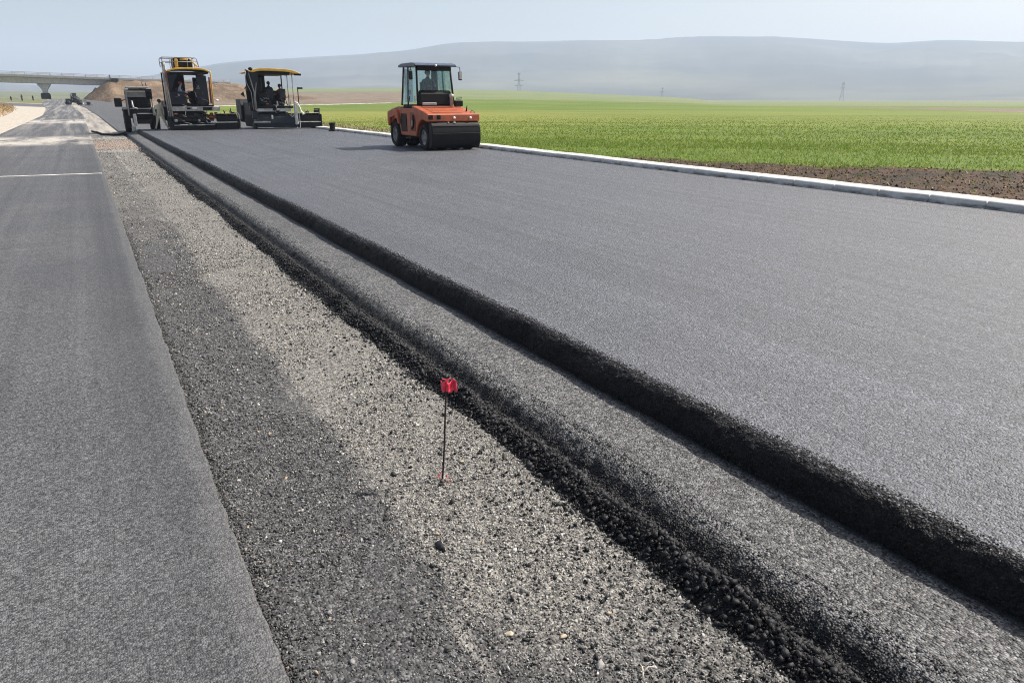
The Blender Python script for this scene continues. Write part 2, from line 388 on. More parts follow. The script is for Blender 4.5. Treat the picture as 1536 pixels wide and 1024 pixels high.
def sheet(name, X, Y, Z, mat, smooth=True, cols=None, parent=None, flip=False):
    nr, nc = X.shape
    V = np.stack([X.ravel(), Y.ravel(), Z.ravel()], 1)
    Fq = grid_faces(nr, nc)
    if flip: Fq = Fq[:, ::-1]
    cc = None
    if cols: cc = {k: np.concatenate([np.stack([a.ravel() for a in v], 1), np.ones((V.shape[0], 1))], 1) for k, v in cols.items()}
    return link(name, mesh_np(name, V, Fq, smooth, cc), mat, parent)
def rows(a, b, near=.012, nstart=.8, nend=6, grow=.007, coarse=.06):
    out = [a]
    while out[-1] < b:
        y = out[-1]
        d = coarse if y < nstart else (near if y < nend else near + (y - nend) * grow)
        out.append(y + d)
    out[-1] = b
    return np.array(out)

class MB:
    """collects shapes in a bmesh and links them as ONE mesh object"""
    def __init__(s): s.bm = bmesh.new()
    def _add(s, b, mtx=None):
        me = bpy.data.meshes.new('tmp'); 
        if mtx is not None: b.transform(mtx)
        b.to_mesh(me); b.free(); s.bm.from_mesh(me); bpy.data.meshes.remove(me); return s
    def box(s, c, size, rot=(0, 0, 0), bev=.01, seg=1):
        b = bmesh.new(); bmesh.ops.create_cube(b, size=1)
        bmesh.ops.scale(b, vec=size, verts=b.verts)
        bv = min(bev, min(size) * .4)
        if bv > 0: bmesh.ops.bevel(b, geom=b.edges[:], offset=bv, segments=seg, affect='EDGES', profile=.5)
        return s._add(b, Matrix.Translation(c) @ Euler(rot).to_matrix().to_4x4())
    def prism(s, prof, x0, x1, bev=.0, axis='X', seg=1):
        """prof: 2-D polygon; axis X -> prof is (y,z); axis Y -> (x,z); axis Z -> (x,y)"""
        b = bmesh.new()
        def P(p, t):
            return {'X': (t, p[0], p[1]), 'Y': (p[0], t, p[1]), 'Z': (p[0], p[1], t)}[axis]
        A = [b.verts.new(P(p, x0)) for p in prof]; B = [b.verts.new(P(p, x1)) for p in prof]
        b.faces.new(A); b.faces.new(B[::-1]); n = len(prof)
        for i in range(n): b.faces.new((A[i], B[i], B[(i + 1) % n], A[(i + 1) % n]))
        bmesh.ops.recalc_face_normals(b, faces=b.faces)
        if bev: bmesh.ops.bevel(b, geom=b.edges[:], offset=bev, segments=seg, affect='EDGES', profile=.5, clamp_overlap=True)
        return s._add(b)
    def tube(s, pts, r, n=8, close=True):
        pts = [Vector(p) for p in pts]; b = bmesh.new(); rings = []
        rr = r if isinstance(r, (list, tuple)) else [r] * len(pts)
        up = None
        for i, p in enumerate(pts):
            d = (pts[min(i + 1, len(pts) - 1)] - pts[max(i - 1, 0)]).normalized()
            if up is None or abs(up.dot(d)) > .95: up = Vector((0, 0, 1)) if abs(d.z) < .9 else Vector((1, 0, 0))
            a = d.cross(up).normalized(); c = a.cross(d).normalized(); up = c
            rings.append([b.verts.new(p + (a * math.cos(2 * math.pi * k / n) + c * math.sin(2 * math.pi * k / n)) * rr[i]) for k in range(n)])
        for i in range(len(rings) - 1):
            for k in range(n):
                f = b.faces.new((rings[i][k], rings[i][(k + 1) % n], rings[i + 1][(k + 1) % n], rings[i + 1][k])); f.smooth = n > 5
        if close: b.faces.new(rings[0][::-1]); b.faces.new(rings[-1])
        bmesh.ops.recalc_face_normals(b, faces=b.faces)
        return s._add(b)
    def lathe(s, prof, c, axis='X', n=28, smooth=True, cap=True):
        """prof: list of (radius, along) closed loop or open with r=0 ends"""
        b = bmesh.new(); rings = []
        for (r, t) in prof:
            ring = []
            for k in range(n):
                a = 2 * math.pi * k / n; ca, sa = r * math.cos(a), r * math.sin(a)
                p = {'X': (t, ca, sa), 'Y': (ca, t, sa), 'Z': (ca, sa, t)}[axis]
                ring.append(b.verts.new(Vector(p) + Vector(c)))
            rings.append(ring)
        for i in range(len(rings) - 1):
            for k in range(n):
                f = b.faces.new((rings[i][k], rings[i][(k + 1) % n], rings[i + 1][(k + 1) % n], rings[i + 1][k])); f.smooth = smooth
        if cap: b.faces.new(rings[0][::-1]); b.faces.new(rings[-1])
        bmesh.ops.remove_doubles(b, verts=b.verts, dist=1e-5)
        bmesh.ops.recalc_face_normals(b, faces=b.faces)
        return s._add(b)
    def quad(s, pts, th=.02):
        """flat panel with thickness th"""
        v = [Vector(p) for p in pts]; n = (v[1] - v[0]).cross(v[-1] - v[0]).normalized() * th * .5
        b = bmesh.new(); A = [b.verts.new(p + n) for p in v]; B = [b.verts.new(p - n) for p in v]
        b.faces.new(A); b.faces.new(B[::-1]); k = len(v)
        for i in range(k): b.faces.new((A[i], B[i], B[(i + 1) % k], A[(i + 1) % k]))
        bmesh.ops.recalc_face_normals(b, faces=b.faces)
        return s._add(b)
    def ball(s, c, r, sub=2, sc=(1, 1, 1)):
        b = bmesh.new(); bmesh.ops.create_icosphere(b, subdivisions=sub, radius=r)
        bmesh.ops.scale(b, vec=sc, verts=b.verts)
        for f in b.faces: f.smooth = True
        return s._add(b, Matrix.Translation(c))
    def build(s, name, mat, parent=None):
        me = bpy.data.meshes.new(name); s.bm.to_mesh(me); s.bm.free()
        return link(name, me, mat, parent)

# ------------------------------------------------------------------ merged scatter of small solid bits ("stuff")
def proto_stone(sub, seed, jag=.25):
    """angular stone: hull of a few random points on a squashed ball"""
    r = np.random.default_rng(seed + 900)
    n = {1: 9, 2: 11, 3: 20}[sub]
    p = r.normal(size=(n, 3)); p /= np.linalg.norm(p, axis=1, keepdims=True); p *= r.uniform(.70, 1.18, (n, 1)); p *= r.uniform(.75, 1.25, (1, 3)) if sub < 3 else 1
    b = bmesh.new()
    for q in p: b.verts.new(q)
    bmesh.ops.convex_hull(b, input=b.verts[:])
    bmesh.ops.delete(b, geom=[v for v in b.verts if not v.link_faces], context='VERTS')
    bmesh.ops.triangulate(b, faces=b.faces[:])
    if sub == 3:
        bmesh.ops.subdivide_edges(b, edges=b.edges[:], cuts=2, use_grid_fill=True); bmesh.ops.triangulate(b, faces=b.faces[:])
    b.verts.index_update()
    V = np.array([v.co[:] for v in b.verts]); Fq = np.array([[v.index for v in f.verts] for f in b.faces]); b.free()
    return V, Fq
def rand_rot(n, rng, tilt=None):
    if tilt is None:
        q = rng.normal(size=(n, 4)); q /= np.linalg.norm(q, axis=1, keepdims=True)
    else:
        a = rng.uniform(0, 2 * np.pi, n); q = np.zeros((n, 4)); q[:, 0] = np.cos(a / 2); q[:, 3] = np.sin(a / 2)
        q[:, 1:3] = rng.normal(0, tilt, (n, 2)); q /= np.linalg.norm(q, axis=1, keepdims=True)
    w, x, y, z = q.T
    Rm = np.empty((n, 3, 3))
    Rm[:, 0, 0] = 1 - 2 * (y * y + z * z); Rm[:, 0, 1] = 2 * (x * y - z * w); Rm[:, 0, 2] = 2 * (x * z + y * w)
    Rm[:, 1, 0] = 2 * (x * y + z * w); Rm[:, 1, 1] = 1 - 2 * (x * x + z * z); Rm[:, 1, 2] = 2 * (y * z - x * w)
    Rm[:, 2, 0] = 2 * (x * z - y * w); Rm[:, 2, 1] = 2 * (y * z + x * w); Rm[:, 2, 2] = 1 - 2 * (x * x + y * y)
    return Rm
def scatter(protos, pos, scl, col, rng, tilt=None):
    Vs, Fs, Cs = [], [], []; base = 0
    which = rng.integers(0, len(protos), len(pos))
    for k, (V, Fq) in enumerate(protos):
        id_ = np.where(which == k)[0]
        if not len(id_): continue
        Rm = rand_rot(len(id_), rng, tilt)
        P = np.einsum('nij,nkj->nki', Rm, V[None] * scl[id_][:, None, :]) + pos[id_][:, None, :]
        n, k_ = P.shape[:2]
        Vs.append(P.reshape(-1, 3)); Fs.append((Fq[None] + (np.arange(n) * k_)[:, None, None]).reshape(-1, Fq.shape[1]) + base)
        Cs.append(np.repeat(np.concatenate([col[id_], np.ones((n, 1))], 1), k_, 0)); base += n * k_
    return np.concatenate(Vs), np.concatenate(Fs), np.concatenate(Cs)
STONES1 = [proto_stone(1, i) for i in range(8)]
STONES2 = [proto_stone(2, 20 + i, .12) for i in range(6)]
def scatter_obj(name, mat, sets, label, cat, smooth=False):
    V, Fq, C = [], [], []; b = 0
    for (v, f, c) in sets:
        V.append(v); Fq.append(f + b); C.append(c); b += len(v)
    o = link(name, mesh_np(name, np.concatenate(V), np.concatenate(Fq), smooth, {'tint': np.concatenate(C)}), mat)
    return tag(o, label, cat, kind='stuff')

# ================================================================== GROUND SHEETS
LX = [2.10, 2.18, 2.235, 2.29, 2.35, 2.44, 2.6, 3.3]; LZ = [-.34, -.33, -.30, -.25, -.218, -.205, -.201, -.20]
Z_LOW = -.20; Z_GRAV = -.27; Z_LEFT = -.225
# --- the new mat: flat to the kerb, with the rounded open edge on its left
ys = rows(-4, 52.5)
t = np.linspace(0, 1, 34)
ang = t * (math.pi / 2)
lx = 3.05 - .15 * np.cos(ang) ** .8; lz = -.206 + .206 * np.sin(ang) ** .74
xs = np.concatenate([lx, [3.12, 3.2, 3.4, 3.8, 4.5, 5.5, 7, 8.5, 10, 11.5, 12.6, 12.96]])
zs = np.concatenate([lz, np.zeros(12)])
X = np.repeat(xs[None], len(ys), 0); Y = np.repeat(ys[:, None], len(xs), 1); Z = np.repeat(zs[None], len(ys), 0)
w = np.concatenate([np.sin(np.linspace(.25, math.pi, 34)) ** .7, np.zeros(12)])[None]
w2 = np.concatenate([np.linspace(1, .5, 34), np.linspace(.4, 0, 12)])[None]
arc = np.concatenate([np.linspace(0, .36, 34), np.full(12, .36)])[None]
dn = fbm(Y * 3.2, arc * 3.2 + 0 * Y, 3, 3) * .064 + fbm(Y * 22, arc * 22 + 0 * Y, 5, 3) * .018 + fbm(Y * 70, arc * 70 + 0 * Y, 9, 2) * .009
X = X - dn * w * np.cos(np.concatenate([ang, np.full(12, math.pi / 2)]))[None] + w2 * fbm(Y * 1.1, 0 * Y, 31, 4) * .05
Z = Z + dn * w * .6
# paver screed joint: tiny long-wave unevenness
o = sheet('asphalt_mat', X, Y, Z, [M['mat'], M['lip']])
mi = np.zeros((len(ys) - 1, len(xs) - 1), dtype=np.int32); mi[:, :25] = 1
jig = np.random.default_rng(3).random(mi.shape); col_i = np.arange(len(xs) - 1)[None]
mi[(col_i >= 25) & (col_i < 31) & (jig < (31 - col_i) / 6)] = 1; mi[(col_i >= 22) & (col_i < 25) & (jig > .8)] = 0
o.data.polygons.foreach_set('material_index', mi.ravel())
tag(o, 'fresh black asphalt layer with rounded open edge up to the kerb', 'road', kind='structure')

# --- lower course: a ledge showing 0.3 m to the left of the mat edge
ys = rows(-4, 60)
xs = np.concatenate([np.linspace(2.10, 2.54, 44), [2.6, 2.66, 2.72, 2.78, 2.84, 2.87, 2.9, 2.94, 3.05, 3.2]])
prof = np.interp(xs, LX, LZ)
X = np.repeat(xs[None], len(ys), 0); Y = np.repeat(ys[:, None], len(xs), 1); Z = np.repeat(prof[None], len(ys), 0)
edge = np.interp(xs, [2.1, 2.32, 2.45, 2.6], [1, 1, .4, 0])[None]
Z = Z + edge * (fbm(Y * 4, X * 4, 41, 3) * .03 + fbm(Y * 24, X * 24, 43, 3) * .024) + (1 - edge) * (fbm(X * 25, Y * 25, 47, 3) * .006 + fbm(X * 2.5, Y * 1.2, 48, 3) * .012)
X = X + edge * fbm(Y * 1.1, 0 * Y, 45, 3) * .07
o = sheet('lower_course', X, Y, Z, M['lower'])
tag(o, 'rough lower asphalt course showing as a ledge beside the fresh layer', 'road', kind='structure')

# --- gravel bed
ys = rows(-4, 60, .016, .8, 6, .008)
xs = np.arange(.18, 2.07, .022)
X = np.repeat(xs[None], len(ys), 0); Y = np.repeat(ys[:, None], len(xs), 1)
def z_grav(X, Y):
    return Z_GRAV + fbm(X * 1.6, Y * 1.0, 51, 3) * .03 + fbm(X * 9, Y * 9, 53, 3) * .012 - .03 * sstep(2.0, 2.25, X)
def line_x(Y): return 1.00 + fbm(np.asarray(Y) * .45, np.zeros_like(np.asarray(Y, float)), 57, 2) * .12
Z = z_grav(X, Y) + fbm(X * 40, Y * 40, 55, 2) * .008
zr = np.maximum(sstep(-.10, .22, X - line_x(Y)), .6 * sstep(4, 20, Y)) * (1 - .55 * (1 - sstep(2.1, 3.1, Y + X * .3)))
zg = .75 * np.exp(-((X - line_x(Y)) / .07) ** 2) * (.1 + .9 * vn(Y * 2.3, X * 6, 201)) + .8 * sstep(34, 35, Y) * (1 - sstep(36.2, 37, Y)) + .9 * sstep(45.5, 46.5, Y) * (1 - sstep(47.5, 49, Y)) + .5 * sstep(18, 24, Y) * np.exp(-((X - 1.25) / .35) ** 2)
zb = sstep(36.5, 37.5, Y) * (1 - sstep(44, 45.5, Y))
o = sheet('gravel_bed', X, Y, Z, M['gravel'], cols={'zone': (zr, zg, zb)})
tag(o, 'grey gravel strip between the old lane and the new asphalt', 'gravel', kind='structure')

# --- windrow of loose asphalt along the ledge
ys = rows(-4, 40, .014, .8, 6, .008)
xs = np.linspace(1.86, 2.40, 40)
X = np.repeat(xs[None], len(ys), 0); Y = np.repeat(ys[:, None], len(xs), 1)
def z_berm(X, Y):
    cx = 2.045 + fbm(np.asarray(Y) * .9, 0 * np.asarray(Y), 61, 3) * .07
    hgt = (.088 + fbm(np.asarray(Y) * 2.2, 0 * np.asarray(Y), 63, 3) * .09) * (1 - sstep(24, 40, Y))
    d = (X - cx)
    return Z_GRAV - .022 - .05 * sstep(2.12, 2.24, X) + hgt * np.exp(-(d / np.where(d < 0, .105, .075)) ** 2)
Z = z_berm(X, Y) + fbm(X * 26, Y * 26, 65, 3) * .028
o = sheet('asphalt_windrow', X, Y, Z, M['lip'])
tag(o, 'low ridge of spilled black asphalt along the ledge', 'asphalt', kind='structure')

# --- old lane on the left
ys = np.concatenate([rows(-6, 60, .02, .8, 8, .012), np.arange(61, 420, 3.0)])
xs = np.concatenate([np.linspace(-4.4, -.2, 22), np.linspace(-.1, .24, 12), np.linspace(.26, .33, 12), [.336, .341, .345]])
prof = np.concatenate([np.zeros(46), [-.004]])
prof = np.concatenate([np.zeros(34), -.003 * (np.linspace(0, 1, 12)) ** 2, [-.02, -.045, -.09]])
X = np.repeat(xs[None], len(ys), 0); Y = np.repeat(ys[:, None], len(xs), 1); Z = np.repeat(prof[None], len(ys), 0) + Z_LEFT
ew = np.interp(xs, [.0, .3, .4], [0, 1, 1])[None]
X = X + ew * (fbm(Y * .8, 0 * Y, 71, 3) * .016 + fbm(Y * 9, 0 * Y, 73, 4) * .03) * (1 - sstep(60, 100, Y))
Z = Z + ew * fbm(Y * 12, X * 12, 75, 3) * .008 + zoff(X, Y)
X = X + xsh(Y)
o = sheet('old_lane', X, Y, Z, M['left'])
tag(o, 'worn grey asphalt lane with dust spills on the left', 'road', kind='structure')

# --- unsurfaced continuation of the new road beyond the pavers, median, far road
ys = np.concatenate([np.arange(52, 120, 1.5), np.arange(120, 300, 3.0)])
def strip(name, x0, x1, z, mat, n=12, **kw):
    xs = np.linspace(x0, x1, n); X = np.repeat(xs[None], len(ys), 0); Y = np.repeat(ys[:, None], n, 1)
    Z = z + zoff(X, Y) + 0 * X
    cols = {'zone': (np.full_like(X, kw['zone']), 0 * X, 0 * X)} if 'zone' in kw else None
    return sheet(name, X + xsh(Y), Y, Z, mat, cols=cols)
tag(strip('base_course', 2.0, 13.0, Z_LOW - .004, M['base']), 'dark base course of the new road beyond the pavers', 'road', kind='structure')
tag(strip('median_gravel', .2, 2.1, -.262, M['median']), 'pale dusty median strip further up the road', 'gravel', kind='structure')

# --- white transverse line on the old lane
ya = 24.3
xs = np.linspace(-4.3, .30, 60); ysl = np.linspace(ya - .11, ya + .11, 8)
X = np.repeat(xs[None], 8, 0); Y = np.repeat(ysl[:, None], 60, 1)
Y = Y + fbm(X * 2, Y * 8, 81, 3) * .10 - .28 * (X + 2) / 3
o = sheet('road_marking', X, Y, np.full_like(X, Z_LEFT + .004) - .008 * sstep(.24, .32, X), M['plank'])
tag(o, 'thin white line across the old lane', 'road marking', kind='structure')

# --- kerb along the right side
ysk = np.arange(-12, 49.01, .25)
prf = [(12.955, -.25), (12.965, .0), (12.99, .105), (13.012, .122), (13.03, .126), (13.5, .131), (13.52, .125), (13.525, .1), (13.525, -.25)]
rowsv = []
yk = []
for y in ysk:
    yk.append((y, 0))
    if abs((y * 2) % 2) < 1e-6: yk.append((y + .005, 1)); yk.append((y + .032, 1)); yk.append((y + .038, 0))
yk = np.array(yk); nk = len(prf)
X = np.repeat(np.array([p[0] for p in prf])[None], len(yk), 0); Y = np.repeat(yk[:, :1], nk, 1); Z = np.repeat(np.array([p[1] for p in prf])[None], len(yk), 0)
j = yk[:, 1:2]
seg = np.floor(Y + .5)
X = X + j * np.array([[.03] * 5 + [0] * 4]) + (_h(seg, seg * 0, 5) - .5) * .022 + fbm(Y * 6, Z * 6, 85, 2) * .006
Z = Z - j * .03 * (np.array([p[1] for p in prf]) > .1) + (_h(seg, seg * 0, 9) - .5) * .016
o = sheet('kerb', X, Y, Z, M['kerb'], smooth=False)
tag(o, 'pale concrete kerb line between fresh asphalt and green field', 'kerb', kind='structure')

# ================================================================== FIELD, VERGE, GROUND, HILLS
def gspace(a, b, d0, g):
    out = [a]
    while out[-1] < b: out.append(out[-1] + d0 + (out[-1] - a) * g)
    return np.array(out)
fx = gspace(13.5, 2200, .10, .012); fy = np.concatenate([-gspace(0, 300, .6, .1)[::-1][:-1], gspace(0, 2200, .18, .010)])
X, Y = np.meshgrid(fx, fy)
r = np.hypot(X, Y); ax = azx(X, Y)
e_r = np.interp(ax, [300, 450, 600, 770, 900, 1000, 1100, 1250], [15.5, 15, 16, 13.2, 8, 4, -2, -6]) / 1166
zr = np.where(e_r > -.002, (1.73 + e_r * 700), 0) * sstep(-.002, .002, e_r)
def f_z(r): 
    q = np.clip((r - 150) / 550, 0, 1.0); return np.where(r < 700, q ** 1.25, 1 - sstep(700, 1500, r) * 1.4)
Z = .075 + zr * f_z(r) + fbm(X * .5, Y * .5, 91, 3) * .10 * sstep(13.6, 15, X) * (1 - .8 * sstep(60, 200, r)) + fbm(X * .02, Y * .02, 93, 3) * .25 * sstep(40, 120, r) * (1 - sstep(300, 500, r))
# bare soil wedge behind the kerb
bp = [gp(*p, .1) for p in ((1700, 262), (1536, 257), (1300, 251), (1100, 245), (900, 236), (760, 226))]
bp.sort(key=lambda p: p[1])
def soil_x(Y): return np.interp(Y, [p[1] for p in bp], [p[0] for p in bp])
soil = 1 - sstep(-1.2, 2.2, X - soil_x(Y) + fbm(X * .35, Y * .35, 203, 4) * 3.0)
soil = np.where(Y > 27, .0, soil)
r1 = np.interp(ax, [300, 500, 620, 680, 800], [185, 205, 225, 260, 285])
brown = sstep(-8, 8, r - r1) * (1 - sstep(600, 660, ax)) * (1 - sstep(480, 560, r))
rb = np.interp(ax, [1080, 1130, 1300, 1536, 1700], [290, 240, 170, 122, 100])
brown = np.maximum(brown, sstep(-6, 6, r - rb) * (1 - sstep(190, 260, r)) * sstep(1090, 1200, ax) * .6)
pale = np.maximum(sstep(-4, 4, r - 290), sstep(-3, 3, r - 480)) * sstep(600, 660, ax)
pale = np.maximum(pale, sstep(480, 560, r)); pale = np.maximum(pale, sstep(220, 270, r) * sstep(1000, 1150, ax))
rub = np.exp(-((r - r1) / 5.0) ** 2) * (1 - sstep(560, 640, ax)) + .45 * np.exp(-((r - 283) / 5) ** 2) * sstep(640, 700, ax) * (1 - sstep(1000, 1100, ax))
dry = np.exp(-((X - 14.1) / .8) ** 2) * sstep(29, 33, Y) * (1 - sstep(60, 80, Y))
o = sheet('field', X, Y, Z, M['field'], cols={'zone': (soil, brown, pale), 'zone2': (rub, dry, sstep(38, 60, r) * (1 - sstep(95, 150, r)) * (.35 + .65 * (1 - sstep(600, 1100, ax))))})
tag(o, 'broad green crop field with a strip of bare soil by the kerb', 'field', kind='structure')
FZ = (fx, fy, Z)
def field_z(x, y):
    i = np.clip(np.searchsorted(fx, x) - 1, 0, len(fx) - 2); j_ = np.clip(np.searchsorted(fy, y) - 1, 0, len(fy) - 2)
    u = (x - fx[i]) / (fx[i + 1] - fx[i]); v = (y - fy[j_]) / (fy[j_ + 1] - fy[j_])
    return (Z0[j_, i] * (1 - u) + Z0[j_, i + 1] * u) * (1 - v) + (Z0[j_ + 1, i] * (1 - u) + Z0[j_ + 1, i + 1] * u) * v
Z0 = Z.copy()

# left verge: cream shoulder, dry bank
vx = -4.38 - gspace(0, 500, .35, .05); vy = np.concatenate([np.arange(-20, 260, 2.0), gspace(260, 700, 3, .05)])
X, Y = np.meshgrid(vx[::-1], vy)
toe = np.interp(Y, [0, 119, 150, 175, 300], [-9.5, -8.7, -8.6, -9.5, -14])
bank = sstep(0, 3.2, toe - X) * np.interp(Y, [0, 100, 128, 150, 172, 200], [1.5, 1.9, 2.0, 1.1, .25, .1])
Z = -.235 + zoff(X, Y) + bank + fbm(X * .5, Y * .5, 95, 4) * (.06 + .5 * sstep(0, 2, toe - X)) * np.where(Y < 160, 1, .4)
yl_ = 168 + np.maximum(-5 - X, 0) * 2.0
side = sstep(0, 3, Y - yl_) * (1 - sstep(22, 26, Y - yl_))
grassy = sstep(24, 30, Y - yl_)
zone = .12 + .0 * X + sstep(-.6, .8, toe - X) * .42
zone = np.where(Y > 150, zone * (1 - sstep(-6, 0, Y - yl_)) + .1 * sstep(-6, 0, Y - yl_) + grassy * .85, zone)
o = sheet('verge', X + xsh(Y), Y, Z, M['verge'], cols={'zone': (zone, side, 0 * X)})
tag(o, 'cream dusty shoulder and dry grass bank left of the old lane', 'verge', kind='structure')

# the whole plain: one sheet to the horizon, below everything else
ra = np.concatenate([[.0, 20, 60, 100, 150, 200], gspace(250, 6800, 40, .05)])
th = np.linspace(-math.pi, math.pi, 361)
Rr, T = np.meshgrid(ra, th)
X = Rr * np.sin(T); Y = Rr * np.cos(T); ax = np.where(X * SY + Y * CY > 5, azx(X, Y), 3000)
eb = np.interp(ax, [-400, 0, 300, 500, 900, 1000, 1300], [8, 9, 9, 8, 2, 0, -1]) / 1166
Z = -.9 + (sstep(300, 1300, Rr) * (1.73 + np.maximum(eb, 0) * 1300)) + 1.5 * sstep(180, 290, Rr) * (Y > 100) * (X < 60)
zone = .3 + fbm(X * .002, Y * .002, 97, 4) * .8
o = sheet('ground', X, Y, Z, M['ground'], cols={'zone': (zone, 0 * X, 0 * X)}, flip=True)
tag(o, 'pale green plain reaching the foot of the hills', 'plain', kind='structure')

# hills
def ridge(name, xp, yp, r0, r1, back, seed, amp, mat, label, nr=60, rough_=.5):
    a = np.linspace(min(xp), max(xp), 420)
    yy = np.interp(a, xp, yp)
    k = np.ones(9) / 9; yy = np.convolve(np.pad(yy, 4, mode='edge'), k, 'valid')
    dirs = []
    for x_, y_ in zip(a, yy):
        d = ray(x_, y_); h = math.hypot(d[0], d[1]); dirs.append((d[0] / h, d[1] / h, d[2] / h))
    dirs = np.array(dirs)
    tt = np.concatenate([np.linspace(0, 1, nr), 1 + np.linspace(.05, 1, 12)])
    P = []
    rr = r0 + (r1 - r0) * np.minimum(tt, 1) + np.maximum(tt - 1, 0) * back
    X = rr[:, None] * dirs[None, :, 0]; Y = rr[:, None] * dirs[None, :, 1]
    top = (H + dirs[:, 2] * r1)[None]
    sh = np.where(tt < 1, .35 * tt + .65 * sstep(.0, 1.0, tt), 1 - .6 * (tt - 1))[:, None]
    zb = -2.0
    rel = np.clip(1 - np.abs(tt - .55) / .45, 0, 1)[:, None]
    n_ = fbm(X * .0022 + 5, Y * .0022, seed, 5) + .15 * fbm(a[None] * .02 + 0 * X, tt[:, None] * 1.5 + 0 * X, seed + 3, 4)
    gul = np.abs(fbm(np.arctan2(X, Y) * 46 + .4 * fbm(X * .002, Y * .002, seed + 5, 3), rr[:, None] * .0009 + 0 * X, seed + 7, 4))
    Z = zb + (top - zb) * sh + (n_ - .45 * np.maximum(0, .14 - gul)) * amp * rel
    zone = .45 + fbm(X * .0018, Y * .0018, seed + 9, 5) * 1.2 + .25 * (1 - np.minimum(tt, 1))[:, None]
    o = sheet(name, X, Y, Z, mat, cols={'zone': (zone, 0 * X, 0 * X)})
    return tag(o, label, 'hills', kind='structure')
HX = [-700, -300, -60, 0, 60, 110, 200, 240, 300, 350, 450, 550, 620, 670, 750, 893, 968, 1048, 1168, 1268, 1328, 1418, 1536, 1700, 2100, 2600]
HY = [118, 116, 120, 124, 130, 126, 118, 111, 100, 92, 87, 81, 76, 66, 64, 60, 62, 56.5, 56.5, 64, 66.5, 59.5, 64, 68, 80, 95]
ridge('hills', HX, HY, 1900, 4600, 1400, 101, 90, M['hills'], 'long hazy blue ridge behind the fields')
ridge('low_hills', [1180, 1290, 1380, 1450, 1536, 1650, 1900], [157, 152, 144, 138.5, 135, 134, 140], 1500, 2700, 600, 131, 6, M['hills'], 'low brown rise at the right before the ridge', nr=30)

# embankment of the bridge approach
ex = np.arange(-3, 120, 1.0); ey = np.arange(236, 320, 1.0)
X, Y = np.meshgrid(ex, ey)
cy_ = 268 + (X - 9) * .11
hc = np.interp(X, [-3, .5, 3, 9, 22, 46, 62, 80, 120], [0, .3, 2.6, 6.75, 6.55, 5.9, 2.8, .6, -1.5])
d = np.abs(Y - cy_); half = 5.5
fl = np.maximum(0, d - half) / 1.9
Z = .6 + np.maximum(hc - fl, -1.5) + fbm(X * .18, Y * .18, 111, 4) * 1.5 * sstep(0, 4, fl) + fbm(X * .55, Y * .55, 113, 4) * 1.1
zone = .4 + fbm(X * .09, Y * .3, 115, 4) * 1.2
o = sheet('embankment', X, Y, Z, M['embank'], cols={'zone': (zone, 0 * X, 0 * X)})
tag(o, 'brown earth embankment carrying the bridge approach', 'embankment', kind='structure')

# ================================================================== LOOSE STONES, CHUNKS, BLADES
rng = np.random.default_rng(11)
def spots(n, x0, x1, y0, y1, p=1.0):
    x = rng.uniform(x0, x1, n); y = y0 + (y1 - y0) * rng.random(n) ** p
    return x, y
def grav_set(n, x0, x1, y0, y1, r0, r1, protos, sink=.30, flat=.68, p=1.0, accent=0.0):
    x, y = spots(n, x0, x1, y0, y1, p)
    # compacted patches of fines carry fewer loose stones
    keep = rng.random(n) > .85 * sstep(.02, .16, fbm(x * 1.7, y * 1.2, 221, 4)) * (1 if r1 < .02 else .5)
    x, y = x[keep], y[keep]; n = len(x)
    r = r0 + (r1 - r0) * rng.random(n) ** 1.8
    sc = r[:, None] * rng.uniform(.7, 1.3, (n, 3)); sc[:, 2] *= flat
    z = z_grav(x, y) + r * flat * (1 - 2 * sink) 
    right = np.maximum(sstep(-.10, .2, x - line_x(y) + fbm(x * 5, y * 2.5, 211, 4) * .35 + rng.normal(0, .10, n)), .6 * sstep(4, 20, y)) * (1 - .6 * (1 - sstep(2.0, 3.2, y + x * .3)))
    g = rng.random(n)
    grey = .028 + .30 * g ** 1.9
    bei = .05 + .50 * g ** 1.55
    c = grey[:, None] * np.array([[1, .97, .93]]) * (1 - right[:, None]) + bei[:, None] * np.array([[1, .96, .87]]) * right[:, None]
    k = rng.random(n)
    wht = k < (.015 + .05 * right + accent); c[wht] = (np.array([[.52, .50, .46]]) * rng.uniform(.7, 1.1, (wht.sum(), 1)))
    blk = (k > .94) & (right > .3); c[blk] = .022
    tan = (k > .5) & (k < .505 + accent * .4); c[tan] = np.array([.42, .33, .22])
    d = np.hypot(x - POLE[0], (y - POLE[1]) * .8)
    red = (d < .042 * rng.uniform(.6, 1.2, n)) & (r < .009); c[red] = np.array([.55, .06, .07])
    dust = np.exp(-((x - line_x(y)) / .055) ** 2) * rng.random(n) * (.2 + .9 * vn(y * 2.3, x * 6, 201)) > .43; c[dust] = np.array([[.25, .24, .215]]) * rng.uniform(.6, 1.2, (dust.sum(), 1))
    return scatter(protos, np.stack([x, y, z], 1), sc, c, rng)
POLE = gp(664, 718, Z_GRAV)
sets = [
    grav_set(30000, .33, 2.0, 1.3, 4.6, .0028, .0062, STONES1),
    grav_set(13000, .33, 2.0, 1.3, 4.8, .005, .0105, STONES1),
    grav_set(700, .36, 1.95, 1.3, 5.6, .009, .0185, STONES2, accent=.09, sink=.40, flat=.55),
    grav_set(16000, .33, 2.0, 4.6, 10, .005, .011, STONES1),
    grav_set(1500, .36, 1.98, 4.8, 12, .010, .018, STONES2, accent=.02, sink=.4, flat=.6),
    grav_set(12000, .33, 2.05, 9, 24, .008, .015, STONES1, p=1.3),
    grav_set(5000, .33, 2.1, 22, 48, .012, .022, STONES1),
]
scatter_obj('gravel_stones', M['stone'], sets, 'loose grey and beige stones covering the gravel strip', 'gravel')

